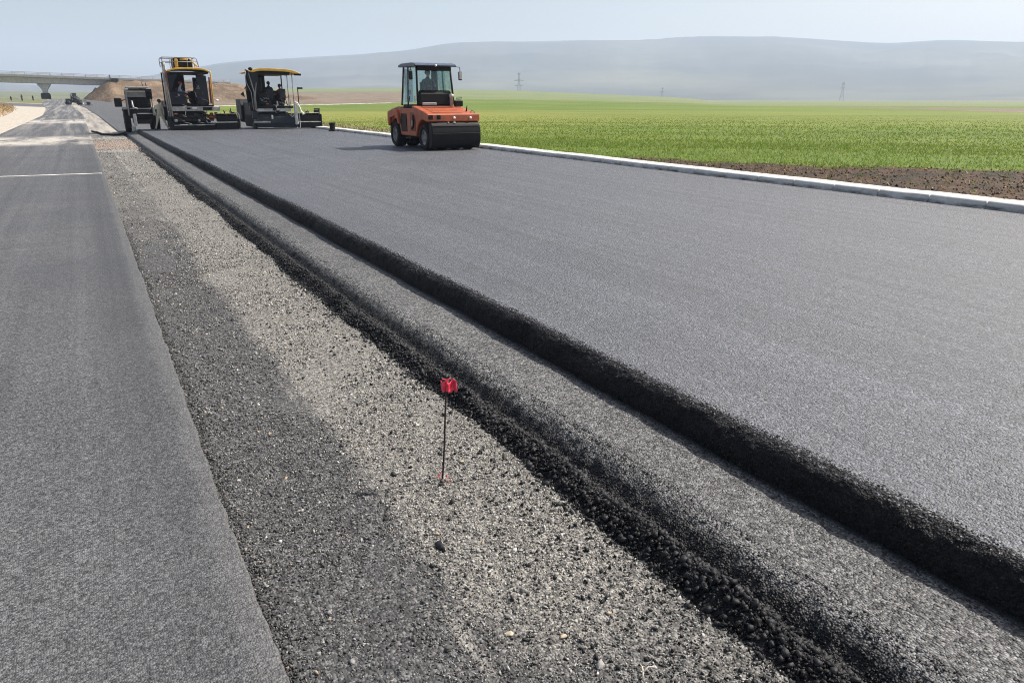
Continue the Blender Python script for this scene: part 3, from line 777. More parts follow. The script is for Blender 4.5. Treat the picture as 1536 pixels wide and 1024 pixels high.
def chunk_col(n, lo=.006, hi=.034): 
    return (lo + (hi - lo) * rng.random((n, 1)) ** 2) * np.array([[1, 1.0, 1.05]])
def berm_set(n, y0, y1, r0, r1, protos, spread=.085, p=1.0):
    y = y0 + (y1 - y0) * rng.random(n) ** p
    cx = 2.045 + fbm(y * .9, 0 * y, 61, 3) * .07
    x = cx + rng.normal(-.005, spread, n)
    out = rng.random(n) < .05; x[out] -= np.abs(rng.normal(0, .16, out.sum()))
    x = np.where(x > 2.17, 2.17 - .5 * (x - 2.17), x)
    r = r0 + (r1 - r0) * rng.random(n) ** 2.2
    sc = r[:, None] * rng.uniform(.75, 1.25, (n, 3))
    z = np.maximum(z_berm(x, y), Z_GRAV - .01) + r * .35
    return scatter(protos, np.stack([x, y, z], 1), sc, chunk_col(n), rng)
sets = [
    berm_set(15000, .9, 6, .004, .010, STONES1, .095),
    berm_set(3600, .9, 7, .009, .022, STONES2, .085),
    berm_set(8000, 6, 14, .007, .018, STONES1, .09),
    berm_set(5000, 14, 38, .010, .024, STONES1, .085),
]
# crumbs lying out on the gravel
n = 900; y = 1.4 + 7 * rng.random(n) ** 1.4; x = 1.98 - np.abs(rng.normal(0, .33, n)); x = np.clip(x, .6, 2.0)
r = rng.uniform(.004, .012, n)
sets.append(scatter(STONES1, np.stack([x, y, z_grav(x, y) + r * .5], 1), r[:, None] * rng.uniform(.8, 1.2, (n, 3)), chunk_col(n), rng))
n = 130; y = 1.4 + 6 * rng.random(n) ** 1.3; x = np.clip(1.98 - np.abs(rng.normal(0, .5, n)), .5, 2.0); r = rng.uniform(.010, .019, n)
sets.append(scatter(STONES2, np.stack([x, y, z_grav(x, y) + r * .35], 1), r[:, None] * rng.uniform(.7, 1.3, (n, 3)) * np.array([[1, 1, .7]]), chunk_col(n), rng))
# crumbs along the edge of the old lane
n = 2600; y = 1.2 + 12 * rng.random(n) ** 1.3; x = .345 + np.abs(rng.normal(0, .035, n))
r = rng.uniform(.003, .010, n)
sets.append(scatter(STONES1, np.stack([x, y, z_grav(x, y) + r * .4], 1), r[:, None] * rng.uniform(.8, 1.2, (n, 3)), .025 + .05 * rng.random((n, 1)) * np.ones((1, 3)), rng))
# aggregate standing proud of the open edge and of the ledge
def lip_set(n, y0, y1, r0, r1, p=1.0):
    tt_ = rng.random(n); y = y0 + (y1 - y0) * rng.random(n) ** p
    a = tt_ * math.pi / 2
    x = 3.05 - .15 * np.cos(a) ** .8; z = -.206 + .206 * np.sin(a) ** .74
    arc_ = tt_ * .36
    d_ = fbm(y * 3.2, arc_ * 3.2, 3, 3) * .064 + fbm(y * 22, arc_ * 22, 5, 3) * .018
    w_ = np.sin(.25 + tt_ * (math.pi - .25)) ** .7
    w2_ = 1 - .5 * tt_
    x = x - d_ * w_ * np.cos(a) + w2_ * fbm(y * 1.1, 0 * y, 31, 4) * .05; z = z + d_ * w_ * .6
    r = rng.uniform(r0, r1, n); sc = r[:, None] * rng.uniform(.7, 1.3, (n, 3))
    return scatter(STONES1, np.stack([x + r * .25, y, z - r * .25], 1), sc, chunk_col(n), rng)
sets += [lip_set(9000, .7, 5.5, .004, .0085), lip_set(6000, 5, 14, .006, .011), lip_set(3500, 12, 30, .008, .014)]
def low_set(n, x0, x1, y0, y1, r0, r1):
    x = rng.uniform(x0, x1, n); y = rng.uniform(y0, y1, n)
    z = np.interp(x, LX, LZ)
    e = np.interp(x, [2.1, 2.32, 2.45, 2.6], [1, 1, .4, 0])
    z = z + e * (fbm(y * 4, x * 4, 41, 3) * .03 + fbm(y * 24, x * 24, 43, 3) * .024) + (1 - e) * (fbm(x * 25, y * 25, 47, 3) * .006 + fbm(x * 2.5, y * 1.2, 48, 3) * .012)
    xx = x + e * fbm(y * 1.1, 0 * y, 45, 3) * .07
    r = rng.uniform(r0, r1, n); sc = r[:, None] * rng.uniform(.7, 1.3, (n, 3)); sc[:, 2] *= .8
    return scatter(STONES1, np.stack([xx, y, z - r * .3], 1), sc, chunk_col(n, .007, .03), rng)
sets += [low_set(9000, 2.12, 2.44, .8, 6, .004, .010), low_set(2500, 2.4, 2.8, .8, 6, .003, .006), low_set(4500, 2.82, 2.97, .8, 6, .003, .007), low_set(4500, 2.14, 2.42, 6, 18, .006, .013)]
scatter_obj('asphalt_crumbs', M['chunk'], sets, 'black crumbs of asphalt piled and stuck along the open edges', 'asphalt crumbs')

# a handful of stones one can point at
def rock(name, label, cat, px, py, size, col, rough, seed, sc=(1, 1, .7)):
    p = gp(px, py, Z_GRAV)
    V, Fq = proto_stone(1 if 'asphalt' in name else 3, seed, .03)
    V = V * (1 + fbm(V[:, 0] * 1.4 + seed, V[:, 1] * 1.4 + V[:, 2], seed, 3)[:, None] * (.9 if 'asphalt' in name else .3)) * np.array(sc) * size
    me = mesh_np(name, V, Fq, False)
    m = plain(name + '_surface', col, rough, 0, .3, 40, bmp=.004)
    o = link(name, me, m)
    o.location = (p[0], p[1], float(z_grav(np.array([p[0]]), np.array([p[1]]))[0]) + size * sc[2] * .55)
    o.rotation_euler = (0, 0, seed)
    return tag(o, label, cat)
rock('asphalt_chunk', 'black asphalt lump on the gravel just below the red flag marker', 'rock', 678, 752, .034, (.014, .014, .015), .6, 3, (1.15, .8, .8))
rock('asphalt_chunk', 'wide flat black asphalt lump, the lowest on the gravel left of the marker', 'rock', 663, 822, .046, (.010, .010, .011), .6, 5, (1.3, .8, .55))
rock('pebble', 'tan pebble directly above the wide flat asphalt lump', 'pebble', 656, 799, .014, (.42, .32, .2), .8, 8)
rock('pebble', 'long cream pebble near the bottom edge of the gravel', 'pebble', 763, 950, .019, (.50, .43, .31), .8, 12, (1.5, .8, .6))
rock('pebble', 'rounded cream pebble at the bottom right of the gravel beside a white one', 'pebble', 846, 955, .017, (.50, .40, .29), .8, 15, (1.2, .9, .65))
rock('pebble', 'yellowish pebble to the right of the red paint mark', 'pebble', 693, 694, .014, (.46, .38, .24), .8, 18)

q = gp(968, 1014, Z_GRAV)
tw = thing('twig', 'pale forked twig lying at the bottom edge of the gravel', 'twig', (q[0], q[1], Z_GRAV + .012))
b = MB(); b.tube([(-.03, -.02, 0), (-.012, .0, .012), (.004, .025, .010), (.012, .05, .004)], [.003, .004, .0035, .002], 6); b.build('stem', plain('dry_twig', (.42, .38, .31), .8, 0, .25, 60), tw)
b = MB(); b.tube([(-.012, .0, .012), (.018, .008, .018), (.042, .004, .010)], [.0035, .003, .0018], 6); b.build('side_shoot', bpy.data.materials['dry_twig'], tw)
# field blades, soil clods
bl = np.array([[-.5, 0, 0], [.5, 0, 0], [.35, .25, .55], [-.35, .25, .55], [0, .75, .95]])
BF = np.array([[0, 1, 2], [0, 2, 3], [3, 2, 4]])
def blades(n, d0, d1, az0, az1, w, h, lo=0.0):
    d = d0 + (d1 - d0) * rng.random(n) ** 1.25; a = R(1) * rng.uniform(az0, az1, n)
    x = d * np.sin(a); y = d * np.cos(a)
    cl = vn(x * 1.6, y * 1.6, 141) * .6 + vn(x * 5, y * 5, 143) * .4
    sx = soil_x(y); sx = np.where(y > 27.5, 13.75 + .5 * vn(y, 0 * y, 7), sx)
    keep = (x > 13.7) & (cl + .30 * np.clip(x - sx + fbm(x * .35, y * .35, 203, 4) * 3.0, -1.8, 1.2) > rng.uniform(.22, .62, n))
    keep &= ~((y > 29) & (y < 60) & (np.abs(x - 14.1) < .7) & (rng.random(n) < .75))
    x, y, cl, d = x[keep], y[keep], cl[keep], d[keep]; m = len(x)
    z = field_z(x, y) - .01
    s = rng.uniform(.55, 1.2, m); fd_ = 1 - .75 * sstep(40, 90, d); sc = np.stack([w * s * np.maximum(1, d / 25), h * s * fd_, h * s * fd_], 1)
    g = rng.random(m)
    c = np.stack([.11 + .11 * g, .19 + .10 * g, .014 + .028 * g], 1)
    yl = rng.random(m) < .06; c[yl] = np.array([.22, .22, .07])
    return scatter([(bl, BF)], np.stack([x, y, z], 1), sc, c, rng, tilt=.28)
sets = [blades(70000, 14, 34, 20, 66, .018, .08), blades(90000, 28, 95, 12, 64, .024, .08)]
scatter_obj('crop_leaves', M['blade'], sets, 'young green crop leaves standing in the field', 'crop')
n = 9000; d = 13.5 + 14 * rng.random(n); a = R(1) * rng.uniform(24, 68, n); x = d * np.sin(a); y = d * np.cos(a)
k = (x > 13.62) & (x < soil_x(y) + .8); x, y = x[k], y[k]; n = len(x)
r = rng.uniform(.008, .035, n)
c = np.where(rng.random((n, 1)) < .4, np.array([[.12, .062, .028]]), np.where(rng.random((n, 1)) < .6, np.array([[.016, .011, .007]]), np.array([[.30, .19, .09]]))) * rng.uniform(.6, 1.3, (n, 1))
s1 = scatter(STONES1, np.stack([x, y, field_z(x, y) + r * .2], 1), r[:, None] * rng.uniform(.6, 1.4, (n, 3)), c, rng)
n2 = 5000; d = 13.5 + 14 * rng.random(n2); a = R(1) * rng.uniform(24, 68, n2); x = d * np.sin(a); y = d * np.cos(a)
k = (x > 13.62) & (x < soil_x(y) + .5); x, y = x[k], y[k]; n2 = len(x)
cs = np.array([[.26, .19, .10]]) * rng.uniform(.5, 1.5, (n2, 1)); gk = rng.random(n2) < .3; cs[gk] = np.array([.09, .13, .02])
s2 = scatter([(bl, BF)], np.stack([x, y, field_z(x, y) - .005], 1), np.array([[.016, .11, .09]]) * rng.uniform(.5, 1.6, (n2, 1)), cs, rng, tilt=.5)
# straw and rubble tufts behind the kerb further up
n3 = 5000; x = 13.6 + np.abs(rng.normal(0, .8, n3)); y = rng.uniform(30, 62, n3); x = np.minimum(x, 16.5)
cs = np.array([[.42, .36, .22]]) * rng.uniform(.5, 1.4, (n3, 1)); gk = rng.random(n3) < .35; cs[gk] = np.array([.14, .18, .04])
s3 = scatter([(bl, BF)], np.stack([x, y, field_z(x, y) - .01], 1), np.array([[.05, .16, .16]]) * rng.uniform(.5, 1.4, (n3, 1)), cs, rng, tilt=.4)
scatter_obj('soil_clods', M['stone'], [s1], 'brown soil clods on the bare strip behind the kerb', 'soil')
scatter_obj('field_straw', M['blade'], [s2, s3], 'dry straw and weeds along the back of the kerb', 'straw')
# dry grass on the left bank
def verge_z(x, y):
    toe = np.interp(y, [0, 119, 150, 175, 300], [-9.5, -8.7, -8.6, -9.5, -14])
    return -.235 + zoff(x, y) + sstep(0, 3.2, toe - x) * np.interp(y, [0, 100, 128, 150, 172, 200], [1.5, 1.9, 2.0, 1.1, .25, .1]), toe
n = 16000; y = rng.uniform(85, 185, n); x = rng.uniform(-26, -8.3, n); z, toe = verge_z(x, y)
k = toe - x > rng.uniform(-.3, .8, n); x, y, z = x[k], y[k], z[k]; n = len(x)
c = np.array([[.36, .26, .12]]) * rng.uniform(.5, 1.35, (n, 1)); gk = rng.random(n) < .12; c[gk] = np.array([.12, .14, .05])
s4 = scatter([(bl, BF)], np.stack([x + xsh(y), y, z - .08], 1), np.array([[.07, .45, .5]]) * rng.uniform(.4, 1.3, (n, 1)), c, rng, tilt=.3)
scatter_obj('dry_grass', M['blade'], [s4], 'straw coloured dry grass on the left bank', 'grass')

# ================================================================== MARKER
px, py = POLE[0], POLE[1]
top = at_y(670, 573, py)
mk = thing('flag_marker', 'thin rusty rod with a small red ribbon standing in the gravel', 'marker', (px, py, Z_GRAV))
tipv = Vector(top) - Vector((px, py, Z_GRAV))
b = MB(); b.tube([(-tipv.x * .15, -tipv.y * .1, -.06), tuple(tipv * .35 + Vector((.002, 0, 0))), tuple(tipv * .7 + Vector((-.001, 0, 0))), tuple(tipv * 1.0)], .0052, 8)
b.build('rod', M['rust_rod'], mk)
# axis across the picture at the marker, seen from the camera
ux = Vector((CY, -SY, 0)); uy = Vector((SY, CY, 0)); T0 = tipv
def ribbon(name, pts, thick=.0022, seed=0):
    """pts: rows of (u, w, depth) along the picture plane; crumpled cloth grid"""
    nu, nv = 14, 9
    V = []; g = np.random.default_rng(seed)
    A, B, C_, D = pts
    for i in range(nu):
        for j in range(nv):
            s_, t_ = i / (nu - 1), j / (nv - 1)
            q = [(A[k] * (1 - s_) + B[k] * s_) * (1 - t_) + (D[k] * (1 - s_) + C_[k] * s_) * t_ for k in range(3)]
            dep = q[2] + .010 * math.sin(s_ * 7 + seed) + .006 * math.sin(t_ * 5 + s_ * 3 + seed)
            w_ = q[1] + (.005 * math.sin(s_ * 9 + seed * 2) if j in (0, nv - 1) else 0)
            V.append(T0 + ux * q[0] + uy * dep + Vector((0, 0, w_)))
    V = np.array([v[:] for v in V])
    o = link(name, mesh_np(name, V, grid_faces(nu, nv), True), M['red_ribbon'], mk)
    sm = o.modifiers.new('thickness', 'SOLIDIFY'); sm.thickness = thick; sm.offset = 0
    return o
ribbon('ribbon_tail', [(-.036, -.004, .012), (.0, .004, -.006), (.002, -.052, -.008), (-.030, -.058, .008)], seed=1)
ribbon('ribbon_tail', [(.002, .0, -.008), (.048, .012, .016), (.058, -.050, .010), (.004, -.054, -.010)], seed=4)
b = MB(); b.lathe([(0, -.055), (.0085, -.053), (.0095, -.03), (.008, .0), (.010, .008), (0, .010)], tuple(tipv), 'Z', 12)
b.build('ribbon_knot', M['red_ribbon'], mk)
b = MB(); b.tube([tipv + ux * -.012 + Vector((0, 0, .002)), tipv + ux * -.02 + Vector((0, 0, .018)), tipv + ux * .004 + Vector((0, 0, .012)), tipv + ux * .02 + Vector((0, 0, .024))], .0035, 6)
b.build('ribbon_loop', M['red_ribbon'], mk)

# ================================================================== PEOPLE
def person(name, label, loc, rz, J, wear, fd=(0, -1, 0), parent=None):
    """one continuous skinned body; wear = {shirt, trousers, shoes}; J = joints"""
    V, E, RAD, BONE = [], [], [], []
    def v(p, r): V.append(tuple(p)); RAD.append(r); return len(V) - 1
    def e(a, b, k): E.append((a, b)); BONE.append((a, b, k))
    f = Vector(fd).normalized()
    pel = v(J['pelvis'], .135); sp = v(J['spine'], .125); ch = v(J['chest'], .15); nk = v(J['neck'], .058)
    hd = Vector(J['head']); chin = v(hd + f * .035 + Vector((0, 0, -.085)), .06); hc = v(hd, .096); ht = v(hd - f * .012 + Vector((0, 0, .075)), .07)
    nose = v(hd + f * .108 + Vector((0, 0, -.02)), .013)
    e(pel, sp, 'shirt'); e(sp, ch, 'shirt'); e(ch, nk, 'shirt'); e(nk, chin, 'skin'); e(chin, hc, 'skin'); e(hc, ht, 'skin'); e(hc, nose, 'skin')
    side = f.cross(Vector((0, 0, 1)))
    for s_ in (-1, 1): e(hc, v(hd + side * s_ * .098 + Vector((0, 0, -.01)), .016), 'skin')
    for k in (0, 1):
        sh = v(J['sh'][k], .072); el = v(J['el'][k], .048); wr = v(J['wr'][k], .034)
        e(ch, sh, 'shirt'); e(sh, el, 'shirt'); e(el, wr, 'shirt')
        d = (Vector(J['wr'][k]) - Vector(J['el'][k])).normalized()
        q = d.cross(Vector((0, 0, 1)) if abs(d.z) < .8 else Vector((1, 0, 0))).normalized()
        pm = v(Vector(J['wr'][k]) + d * .075, .034); e(wr, pm, 'skin')
        for i, (o_, ln) in enumerate(((-.028, .065), (-.01, .08), (.01, .078), (.028, .058))):
            a0 = v(Vector(V[pm]) + q * o_ + d * .03, .010); e(pm, a0, 'skin')
            a1 = v(Vector(V[a0]) + d * ln * .55 + Vector((0, 0, -.012)), .009); e(a0, a1, 'skin')
            a2 = v(Vector(V[a1]) + d * ln * .35 + Vector((0, 0, -.025)), .008); e(a1, a2, 'skin')
        th_ = v(Vector(J['wr'][k]) + d * .05 + q * -.045, .011); e(pm, th_, 'skin'); t2 = v(Vector(V[th_]) + d * .035 + q * -.008, .009); e(th_, t2, 'skin')
        hp = v(J['hp'][k], .10); kn = v(J['kn'][k], .065); an = v(J['an'][k], .045)
        e(pel, hp, 'trousers'); e(hp, kn, 'trousers'); e(kn, an, 'trousers')
        fk = Vector(J['ft'][k]).normalized() if 'ft' in J else f
        hl = v(Vector(J['an'][k]) - fk * .05 + Vector((0, 0, -.05)), .038); to = v(Vector(J['an'][k]) + fk * .15 + Vector((0, 0, -.055)), .036)
        e(an, hl, 'shoes'); e(an, to, 'shoes')
    me = bpy.data.meshes.new('tmp_body'); me.from_pydata(V, E, [])
    tmp = bpy.data.objects.new('tmp_body', me); COL.objects.link(tmp)
    sk = tmp.modifiers.new('skin', 'SKIN'); sk.use_smooth_shade = True; sk.branch_smoothing = .6
    for i, sv in enumerate(me.skin_vertices[0].data):
        sv.radius = (RAD[i], RAD[i] * (.8 if i in (sp, ch, pel) else 1)); sv.use_root = (i == pel)
    sub = tmp.modifiers.new('sub', 'SUBSURF'); sub.levels = 1; sub.render_levels = 1
    dg = bpy.context.evaluated_depsgraph_get(); dg.update()
    body = bpy.data.meshes.new_from_object(tmp.evaluated_get(dg)); bpy.data.objects.remove(tmp)
    body.name = 'body'; body.materials.clear()
    keys = ['skin', 'shirt', 'trousers', 'shoes']
    for k in keys: body.materials.append(M['skin'] if k == 'skin' else M[wear[k]])
    A = np.array([V[a] for a, b_, k in BONE]); B = np.array([V[b_] for a, b_, k in BONE]); rr_ = np.array([(RAD[a] + RAD[b_]) / 2 for a, b_, k in BONE])
    for p in body.polygons:
        c_ = np.array(p.center); ab = B - A; t_ = np.clip(((c_ - A) * ab).sum(1) / np.maximum((ab * ab).sum(1), 1e-9), 0, 1)
        dd = np.linalg.norm(A + ab * t_[:, None] - c_, axis=1) - rr_ * .5
        p.material_index = keys.index(BONE[int(dd.argmin())][2]); p.use_smooth = True
    root = thing(name, label, 'person', loc, rz)
    link('body', body, None, root)
    # hair or head cloth
    hb = MB(); hb.ball(hd - f * .022 + Vector((0, 0, .035)), .112, 2, (1, 1.02, .92)); hb.build('hair' if wear.get('head', 'hair') == 'hair' else 'head_cloth', M[wear.get('head', 'hair')], root)
    for k_ in (-1, 1):
        eb_ = MB(); eb_.ball(hd + f * .094 + side * k_ * .034 + Vector((0, 0, .012)), .011, 1); eb_.build('eye', M['hair'], root)
    if 'band' in wear:
        bb = MB(); bb.lathe([(.150, -.03), (.158, -.03), (.158, .03), (.150, .03), (.150, -.03)], tuple(Vector(J['spine']) * .5 + Vector(J['chest']) * .5), 'Z', 20); bb.build('reflective_band', M[wear['band']], root)
    return root
def seated(s=.45, lean=0.0, reach=.33, knee=.42):
    return dict(pelvis=(0, 0, s + .10), spine=(0, -.02 - lean * .4, s + .30), chest=(0, -.02 - lean * .8, s + .47), neck=(0, -.03 - lean, s + .62), head=(0, -.06 - lean * 1.1, s + .77),
                sh=[(-.19, -.02 - lean * .85, s + .52), (.19, -.02 - lean * .85, s + .52)], el=[(-.25, -.14 - lean, s + .27), (.25, -.14 - lean, s + .27)],
                wr=[(-.16, -reach - lean, s + .30), (.16, -reach - lean, s + .30)], hp=[(-.10, -.02, s + .08), (.10, -.02, s + .08)],
                kn=[(-.14, -knee, s + .10), (.14, -knee, s + .10)], an=[(-.14, -knee - .03, s - .32), (.14, -knee - .03, s - .32)])

# ================================================================== ROLLER
def wheel(name, parent, c, r, w, hubr=.55, seg=32, tread=True):
    b = MB(); h = w / 2
    b.lathe([(r * .62, -h), (r * .9, -h), (r * .97, -h * .86), (r, -h * .6), (r, h * .6), (r * .97, h * .86), (r * .9, h), (r * .62, h), (r * .60, 0), (r * .62, -h)], c, 'X', seg, cap=False)
    o = b.build(name, M['rubber'], parent)
    b = MB(); b.lathe([(0, -h * .55), (r * .2, -h * .55), (r * .24, -h * .8), (r * .3, -h * .6), (r * .56, -h * .55), (r * .64, -h * .96), (r * .64, h * .96), (r * .56, h * .55), (r * .2, h * .6), (0, h * .6)], c, 'X', seg)
    b.build('rim', M['hub'], o)
    return o
def arch(cy, cz, r, a0, a1, n=9): return [(cy + r * math.cos(R(a0 + (a1 - a0) * i / (n - 1))), cz + r * math.sin(R(a0 + (a1 - a0) * i / (n - 1)))) for i in range(n)]

rp = gp(640, 227, 0); rp2 = gp(718, 226.5, 0)
ROL = ((rp[0] + rp2[0]) / 2 + .27, rp[1] + 2.05, 0)
ro = thing('road_roller', 'orange pneumatic road roller with glass cab on the fresh asphalt', 'roller', ROL)
ro.scale = (.96, .96, .955)
# body shell: front bonnet, waist, rear engine cover with fenders (profile y,z; front is -y)
prof = [(-2.05, 1.03), (-2.05, 1.27), (-1.98, 1.31), (-.42, 1.60), (-.42, 1.50), (1.0, 1.50), (1.12, 1.56), (1.85, 1.46), (2.02, 1.30)] + \
       [(2.02, 1.0)] + arch(1.42, .50, .60, 38, 172, 9) + [(.78, .47), (-.78, .47)] + arch(-1.45, .48, .62, 12, 118, 8) + [(-1.80, 1.03)]
b = MB(); b.prism(prof, -1.0, 1.0, .025); b.build('body_shell', M['orange'], ro)
b = MB(); b.prism([(-2.09, 1.05), (-2.09, 1.30), (-1.95, 1.335), (-1.9, 1.05)], -1.06, 1.06, .015)
hb = b.build('front_header', M['orange'], ro)
for x_ in (-.94, -.62): 
    b = MB(); b.box((x_, -2.10, 1.20), (.17 if x_ < -.8 else .14, .04, .16), bev=.01); b.build('vent', M['black'], hb)
for x_ in (.0, .67):
    b = MB(); b.lathe([(0, -.03), (.045, -.03), (.05, .0), (.045, .02), (0, .02)], (x_, -2.10, 1.17), 'Y', 14); b.build('headlight', M['lens'], ro)
# dark sprung skirt in front of the tyres
b = MB(); b.prism([(-2.04, 1.04), (-2.14, .96), (-2.20, .84), (-2.235, .68), (-2.24, .52), (-2.225, .36), (-2.18, .22), (-2.10, .11), (-2.0, .06), (-1.9, .1), (-1.92, 1.04)], -.96, 1.04, .03, seg=2)
for z_, y_ in ((.88, -2.19), (.62, -2.243)): b.box((.04, y_, z_), (1.9, .03, .02), bev=.005)
b.build('front_skirt', M['black'], ro)
for x_, w_ in ((-.25, .05), (0, .10)):
    b = MB(); b.box((x_, -2.11, 1.0), (w_, .06, .05)); b.build('tow_hook', M['pale'], ro)
b = MB(); b.box((0, 0, .62), (1.5, 3.6, .45), bev=.03); b.box((0, 0, .9), (1.7, 1.3, .5), bev=.03); b.build('chassis', M['black'], ro)
for x_ in (-.80, -.28, .28, .82): wheel('tyre', ro, (x_, -1.50, .47), .47, .40)
for x_ in (-.84, -.28, .28, .84): wheel('tyre', ro, (x_, 1.42, .49), .49, .42)
# side dress-up, left and right
for s_ in (-1, 1):
    b = MB(); b.prism(arch(1.42, .50, .60, 60, 150, 7)[::-1] + arch(1.42, .52, .70, 150, 60, 7)[::-1] if False else [(1.98, .80), (2.06, 1.0), (2.02, 1.36), (1.5, 1.46), (1.0, 1.42), (.86, 1.2), (.80, .9), (.9, .9), (1.02, 1.14), (1.3, 1.2), (1.8, 1.1), (1.9, .80)], s_ * 1.0, s_ * 1.10, .02)
    b.build('fender', M['orange'], ro)
    b = MB(); b.prism([(.1, .62), (.72, .62), (.80, 1.0), (.72, 1.30), (.15, 1.30)], s_ * .985, s_ * 1.012, .006); b.build('side_recess', M['black'], ro)
    b = MB(); b.prism([(-.72, .66), (-.25, .66), (-.25, 1.36), (-.62, 1.34), (-.80, 1.0)], s_ * .985, s_ * 1.016, .006); b.build('side_recess', M['orange_dark'], ro)
    b = MB(); b.tube([(s_ * 1.03, -.60, 1.25), (s_ * 1.05, -.66, 1.05), (s_ * 1.03, -.58, .82), (s_ * 1.03, -.42, .74)], .035, 8); b.build('hose', M['rubber'], ro)
    b = MB(); b.box((s_ * 1.02, -.5, .95), (.05, .16, .2), bev=.01); b.build('filter_box', M['grey'], ro)
    b = MB(); b.box((s_ * 1.0, -.15, .40), (.16, .55, .05), bev=.01); b.tube([(s_ * 1.04, -.4, .46), (s_ * 1.04, -.4, .40)], .02); b.build('step', M['steel_dark'], ro)
    b = MB(); b.tube([(s_ * .98, .15, .55), (s_ * 1.02, .15, 1.05), (s_ * .92, .1, 1.65), (s_ * .86, .06, 1.95)], .017, 8); b.build('handrail', M['black'], ro)
# rear plate
b = MB(); b.prism([(2.0, .4), (2.08, .5), (2.08, 1.0), (2.0, 1.05)], -.98, .98, .02); b.build('rear_plate', M['black'], ro)
# cab
CX = .72
def cabp(x_, y_, z_): return (x_, y_, z_)
b = MB(); b.prism([(-.52, 1.62), (-.50, 2.06), (-.36, 2.16), (-.30, 2.16), (-.2, 1.62)], -.66, .66, .03); b.build('dashboard', M['black'], ro)
b = MB(); b.box((0, .35, 1.58), (1.5, 1.5, .12), bev=.02); b.build('cab_floor', M['black'], ro)
def pillar(p, q, r_=.032): 
    b = MB(); b.tube([p, q], r_, 6); return b.build('pillar', M['black'], ro)
for s_ in (-1, 1):
    pillar((s_ * .76, -.46, 1.64), (s_ * .70, -.30, 3.04), .038); pillar((s_ * .78, .48, 1.60), (s_ * .72, .50, 3.04), .028); pillar((s_ * .78, 1.14, 1.6), (s_ * .70, 1.02, 3.04), .036)
b = MB(); b.quad([(-.73, -.41, 2.16), (.73, -.41, 2.16), (.68, -.31, 3.0), (-.68, -.31, 3.0)], .012); b.build('windscreen', M['glass'], ro)
b = MB(); b.quad([(-.72, 1.12, 1.75), (.72, 1.12, 1.75), (.68, 1.03, 3.0), (-.68, 1.03, 3.0)], .012); b.build('rear_window', M['glass_clear'], ro)
for s_ in (-1, 1):
    b = MB(); b.quad([(s_ * .77, -.42, 1.70), (s_ * .785, .46, 1.66), (s_ * .725, .48, 3.0), (s_ * .705, -.30, 3.0)], .012); d_ = b.build('door_glass', M['glass'], ro)
    b = MB(); b.box((s_ * .80, .38, 2.1), (.02, .04, .18), bev=.005); b.build('door_handle', M['black'], d_)
    b = MB(); b.quad([(s_ * .785, .52, 1.66), (s_ * .785, 1.10, 1.66), (s_ * .705, 1.0, 3.0), (s_ * .725, .53, 3.0)], .012); b.build('side_window', M['glass'], ro)
b = MB(); b.prism([(-.52, 3.03), (-.58, 3.06), (-.5, 3.12), (-.2, 3.17), (.9, 3.17), (1.2, 3.12), (1.24, 3.06), (1.18, 3.03)], -.86, .86, .02); b.build('cab_roof', M['roof_blue'], ro)
b = MB(); b.prism([(-.40, 2.88), (-.40, 3.03), (-.34, 3.03), (-.32, 2.88)], -.70, .70, .008); b.build('roof_rail', M['black'], ro)
b = MB(); b.lathe([(0, -.02), (.038, -.02), (.042, .0), (.038, .03), (0, .03)], (-.02, -.60, 3.06), 'Y', 12); b.build('work_light', M['lens'], ro)
for s_, y_ in ((-1, -.55), (1, -.5)):
    b = MB(); b.tube([(s_ * .80, y_ + .05, 3.04), (s_ * 1.02, y_, 3.02), (s_ * 1.04, y_, 2.88)], .014, 6); a_ = b.build('mirror_arm', M['black'], ro)
    b = MB(); b.box((s_ * 1.04, y_, 2.70), (.15, .07, .32), bev=.035, seg=2); mm = b.build('mirror', M['black'], ro)
    b = MB(); b.box((s_ * 1.04, y_ + (-.037 if s_ > 0 else .037), 2.70), (.10, .012, .25), bev=.004); b.build('mirror_glass', M['pale'], mm)
for c_, s_ in (((-.53, .98, 2.35), (.34, .05, 1.25)), ((.58, .98, 2.35), (.24, .05, 1.25))):
    b = MB(); b.box(c_, s_, bev=.01); b.build('rear_wall_panel', M['black'], ro)
b = MB(); b.box((.05, .62, 2.18), (.50, .12, .62), bev=.05, seg=2); b.box((.05, .42, 1.88), (.50, .5, .14), bev=.04, seg=2); b.box((.05, .45, 1.72), (.3, .3, .25)); b.build('operator_seat', M['seat'], ro)
b = MB(); b.lathe([(.17, -.012), (.19, 0), (.17, .012), (.155, 0), (.17, -.012)], (.05, -.08, 2.10), 'Z', 20, cap=False); b.tube([(.05, -.08, 2.1), (.05, -.2, 1.8)], .025); b.build('steering_wheel', M['black'], ro)
# clutter at the right of the bonnet: intake, guard, aerial
b = MB(); b.lathe([(.0, 1.5), (.07, 1.5), (.07, 1.9), (.09, 1.92), (.09, 2.02), (.0, 2.04)], (.62, -.55, 0), 'Z', 14); b.build('air_intake', M['pale'], ro)
b = MB()
for k in range(5): b.tube([(.70 + k * .05, -.75, 1.55), (.72 + k * .05, -.74, 1.78), (.80 + k * .05, -.7, 1.92)], .010, 5)
b.box((.82, -.75, 1.68), (.34, .16, .22), bev=.02); b.build('control_bracket', M['black'], ro)
b = MB(); b.tube([(.74, -1.62, 1.40), (.74, -1.66, 1.52), (.76, -1.66, 1.62)], [.035, .02, .01], 6); b.build('bonnet_catch', M['black'], ro)
b = MB(); b.tube([(.86, -1.75, 1.36), (.90, -1.75, 1.44), (1.0, -1.75, 1.40), (1.02, -1.75, 1.33)], .015, 6); b.build('grab_handle', M['orange_dark'], ro)
